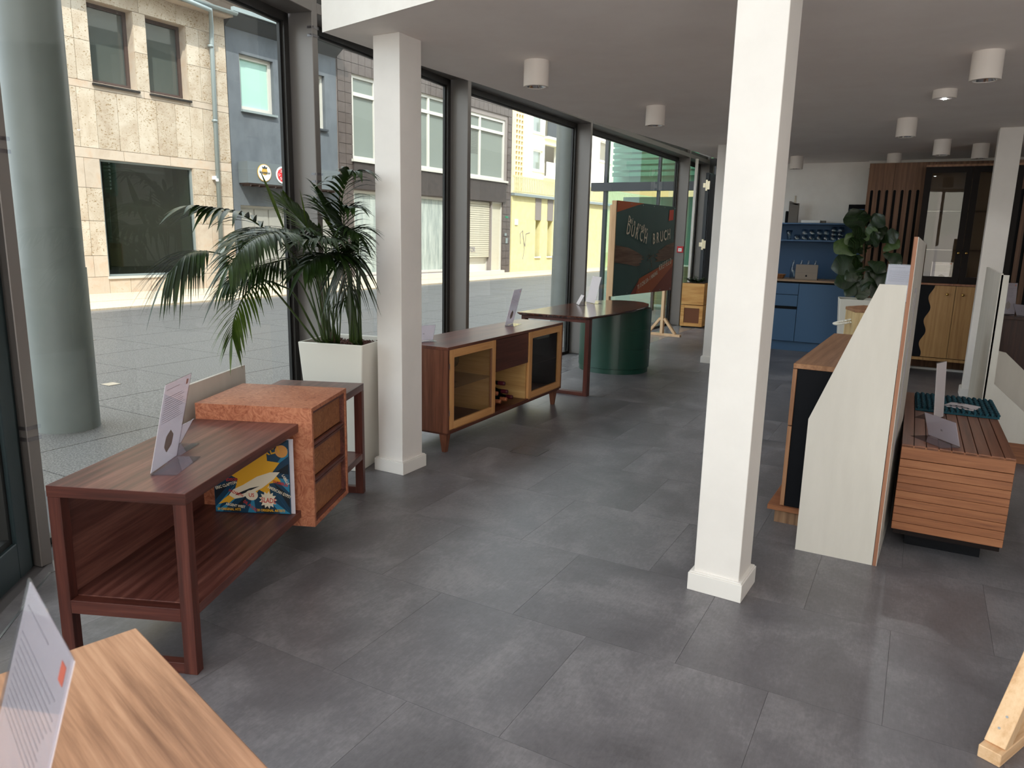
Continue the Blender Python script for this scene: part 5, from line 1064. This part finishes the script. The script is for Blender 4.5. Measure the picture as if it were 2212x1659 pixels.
# slatted chest
ch2 = thing('slatted_chest', 'brown slatted wooden chest with a teal felt mat on its top', 'chest', (.004, 3.545, 0), R(.6))
CHW, CHL, CZ0, CZ1 = .420, 1.32, .092, .508
BX(.008, CHW-.008, .012, CHL-.01, CZ0, CZ1-.016).build('core', 'black_wood', ch2)
hs_ = [(CZ1-.065, CZ1-.004)]; z = CZ1-.068
for k in range(10): hs_.append((z-.0345, z)); z -= .0363
for z0, z1 in hs_[:11]:
    if z0 < CZ0-.01: continue
    BX(0, CHW, 0, .014, max(z0, CZ0), z1).build('plank', 'cedar_x', ch2, bevel=.0012)
    BX(0, .012, .016, CHL, max(z0, CZ0), z1).build('side_plank', 'cedar_y', ch2, bevel=.001); BX(CHW-.012, CHW, .016, CHL, max(z0, CZ0), z1).build('side_plank', 'cedar_y', ch2, bevel=.001)
xs = [0, .047]; 
while xs[-1] < CHW-.085: xs.append(xs[-1]+.0475)
xs.append(CHW)
for a_, b_ in zip(xs, xs[1:]): BX(a_+(.001 if a_ else 0), b_-.002, 0, CHL, CZ1-.014, CZ1).build('top_plank', 'cedar_y', ch2, bevel=.0012)
BX(.06, CHW-.06, .15, CHL-.1, 0, CZ0).build('plinth', 'black', ch2)
ft = thing('felt_mat', 'teal knotted felt mat draped over the back of the slatted chest', 'mat', (.045, 4.33, .5095), R(1))
b = MB(); b.box(0, .375, 0, .46, 0, .006); b.build('base_cloth', 'teal', ft)
kn = MB()
for i in range(15):
    for k in range(9):
        x, y = .012+i*.0255, .03+k*.05+(.012 if i % 2 else 0); kn.tube([(x, y-.022, .004), (x+.004, y-.008, .014), (x-.002, y+.010, .015), (x+.002, y+.024, .004)], [.003, .008, .008, .003], 6); kn.tube([(x-.011, y+.024, .006), (x+.013, y+.026, .010)], .0045, 5)
k_ = kn.build('knots', 'teal', ft, smooth=True, fix=False); k_['kind'] = 'stuff'
lf2 = thing('leaflet', 'white folded cloth leaflet with small print lying on the teal felt mat', 'leaflet', (.26, 4.47, .527), R(-20))
b = MB()
for k in range(9):
    t_ = k/8; b.v += [(-.075+.0, -.05+.1*t_*0, 0)] if False else []
for row, off in ((0, 0), (1, .002)):
    for k in range(9): t_ = k/8; b.v += [(-.07+.14*t_, -.055, .006+.010*math.sin(math.pi*t_)+off), (-.07+.14*t_, .055, .006+.002*math.sin(math.pi*t_)+off)]
b.f = [(2*k, 2*k+2, 2*k+3, 2*k+1) for k in range(8)]+[(18+2*k, 18+2*k+1, 18+2*k+3, 18+2*k+2) for k in range(8)]; b.build('cloth', 'paper', lf2, smooth=True, fix=False); BX(-.07, .07, -.055, .055, 0, .003).build('lower_fold', 'paper', lf2); BX(-.055, .01, .0, .006, .0165, .0172).build('print', 'print_grey', lf2); BX(-.03, -.015, .02, .045, .0145, .0155).build('print', 'black', lf2)
stand('small number 18 card in an acrylic holder on the slatted chest', .165, 3.69, CZ1, R(-53), .20, .115, -18, .09, num='18')
stand('tall sheet seen edge on in an acrylic stand on the slatted chest', .15, 4.17, CZ1, R(-110), .13, .285, -4, .09)
# dark cabinet at the right with card stands
dc = thing('dark_cabinet', 'dark walnut cabinet partly cut off beside the second display board', 'cabinet', (.66, 8.3, 0), 0)
BX(0, 1.2, 0, .45, .10, .70).build('body', 'dark_y', dc); BX(-.02, 1.22, -.03, .46, .70, .735).build('top', 'dark_y', dc, bevel=.002); BX(0, 1.2, -.012, 0, .13, .20).build('lower_rail', 'cedar_x', dc)
for k in range(10): BX(.02+k*.12, .06+k*.12, -.02, 0, .195, .225).build('fret', 'dark_y', dc)
BX(.02, 1.18, .02, .43, 0, .10).build('plinth', 'black', dc)
stand('tall sheet in an acrylic stand on the dark walnut cabinet', .74, 8.42, .735, R(8), .13, .30, 10, .07); stand('small tilted card holder on the dark walnut cabinet', .86, 8.30, .735, R(-50), .15, .12, -26, .08, num='7')
# easel of raw timber whose foot enters the picture
es = thing('timber_easel', 'raw pine timber stand foot with a slanted brace and two screws', 'stand', (.303, 2.153, 0), R(-26.2))
BX(-.028, .028, 0, .62, 0, .037).build('foot_bar', 'pine_y' if 'pine_y' in M else wood('pine_long', '#c2966b', '#d6b089', '#e0be99', 'y', .5, bmp=.03), es, bevel=.002)
MB().bar((0, .04, .030), (0, .34, .38), .042, .052, (1, 0, 0)).build('brace', 'pine', es, bevel=.0015); BX(-.022, .022, .29, .34, .037, 1.5).build('post', 'pine', es, bevel=.0015)
for k in (0, 1): MB().lathe([(.0035, 0), (.0035, .0012)], 10).build('screw', 'steel', es).matrix_local = Matrix.Translation((-.005+.006*k, .034+.020+.024*k, .078+.028*k)) @ Matrix.Rotation(R(49), 4, 'X')
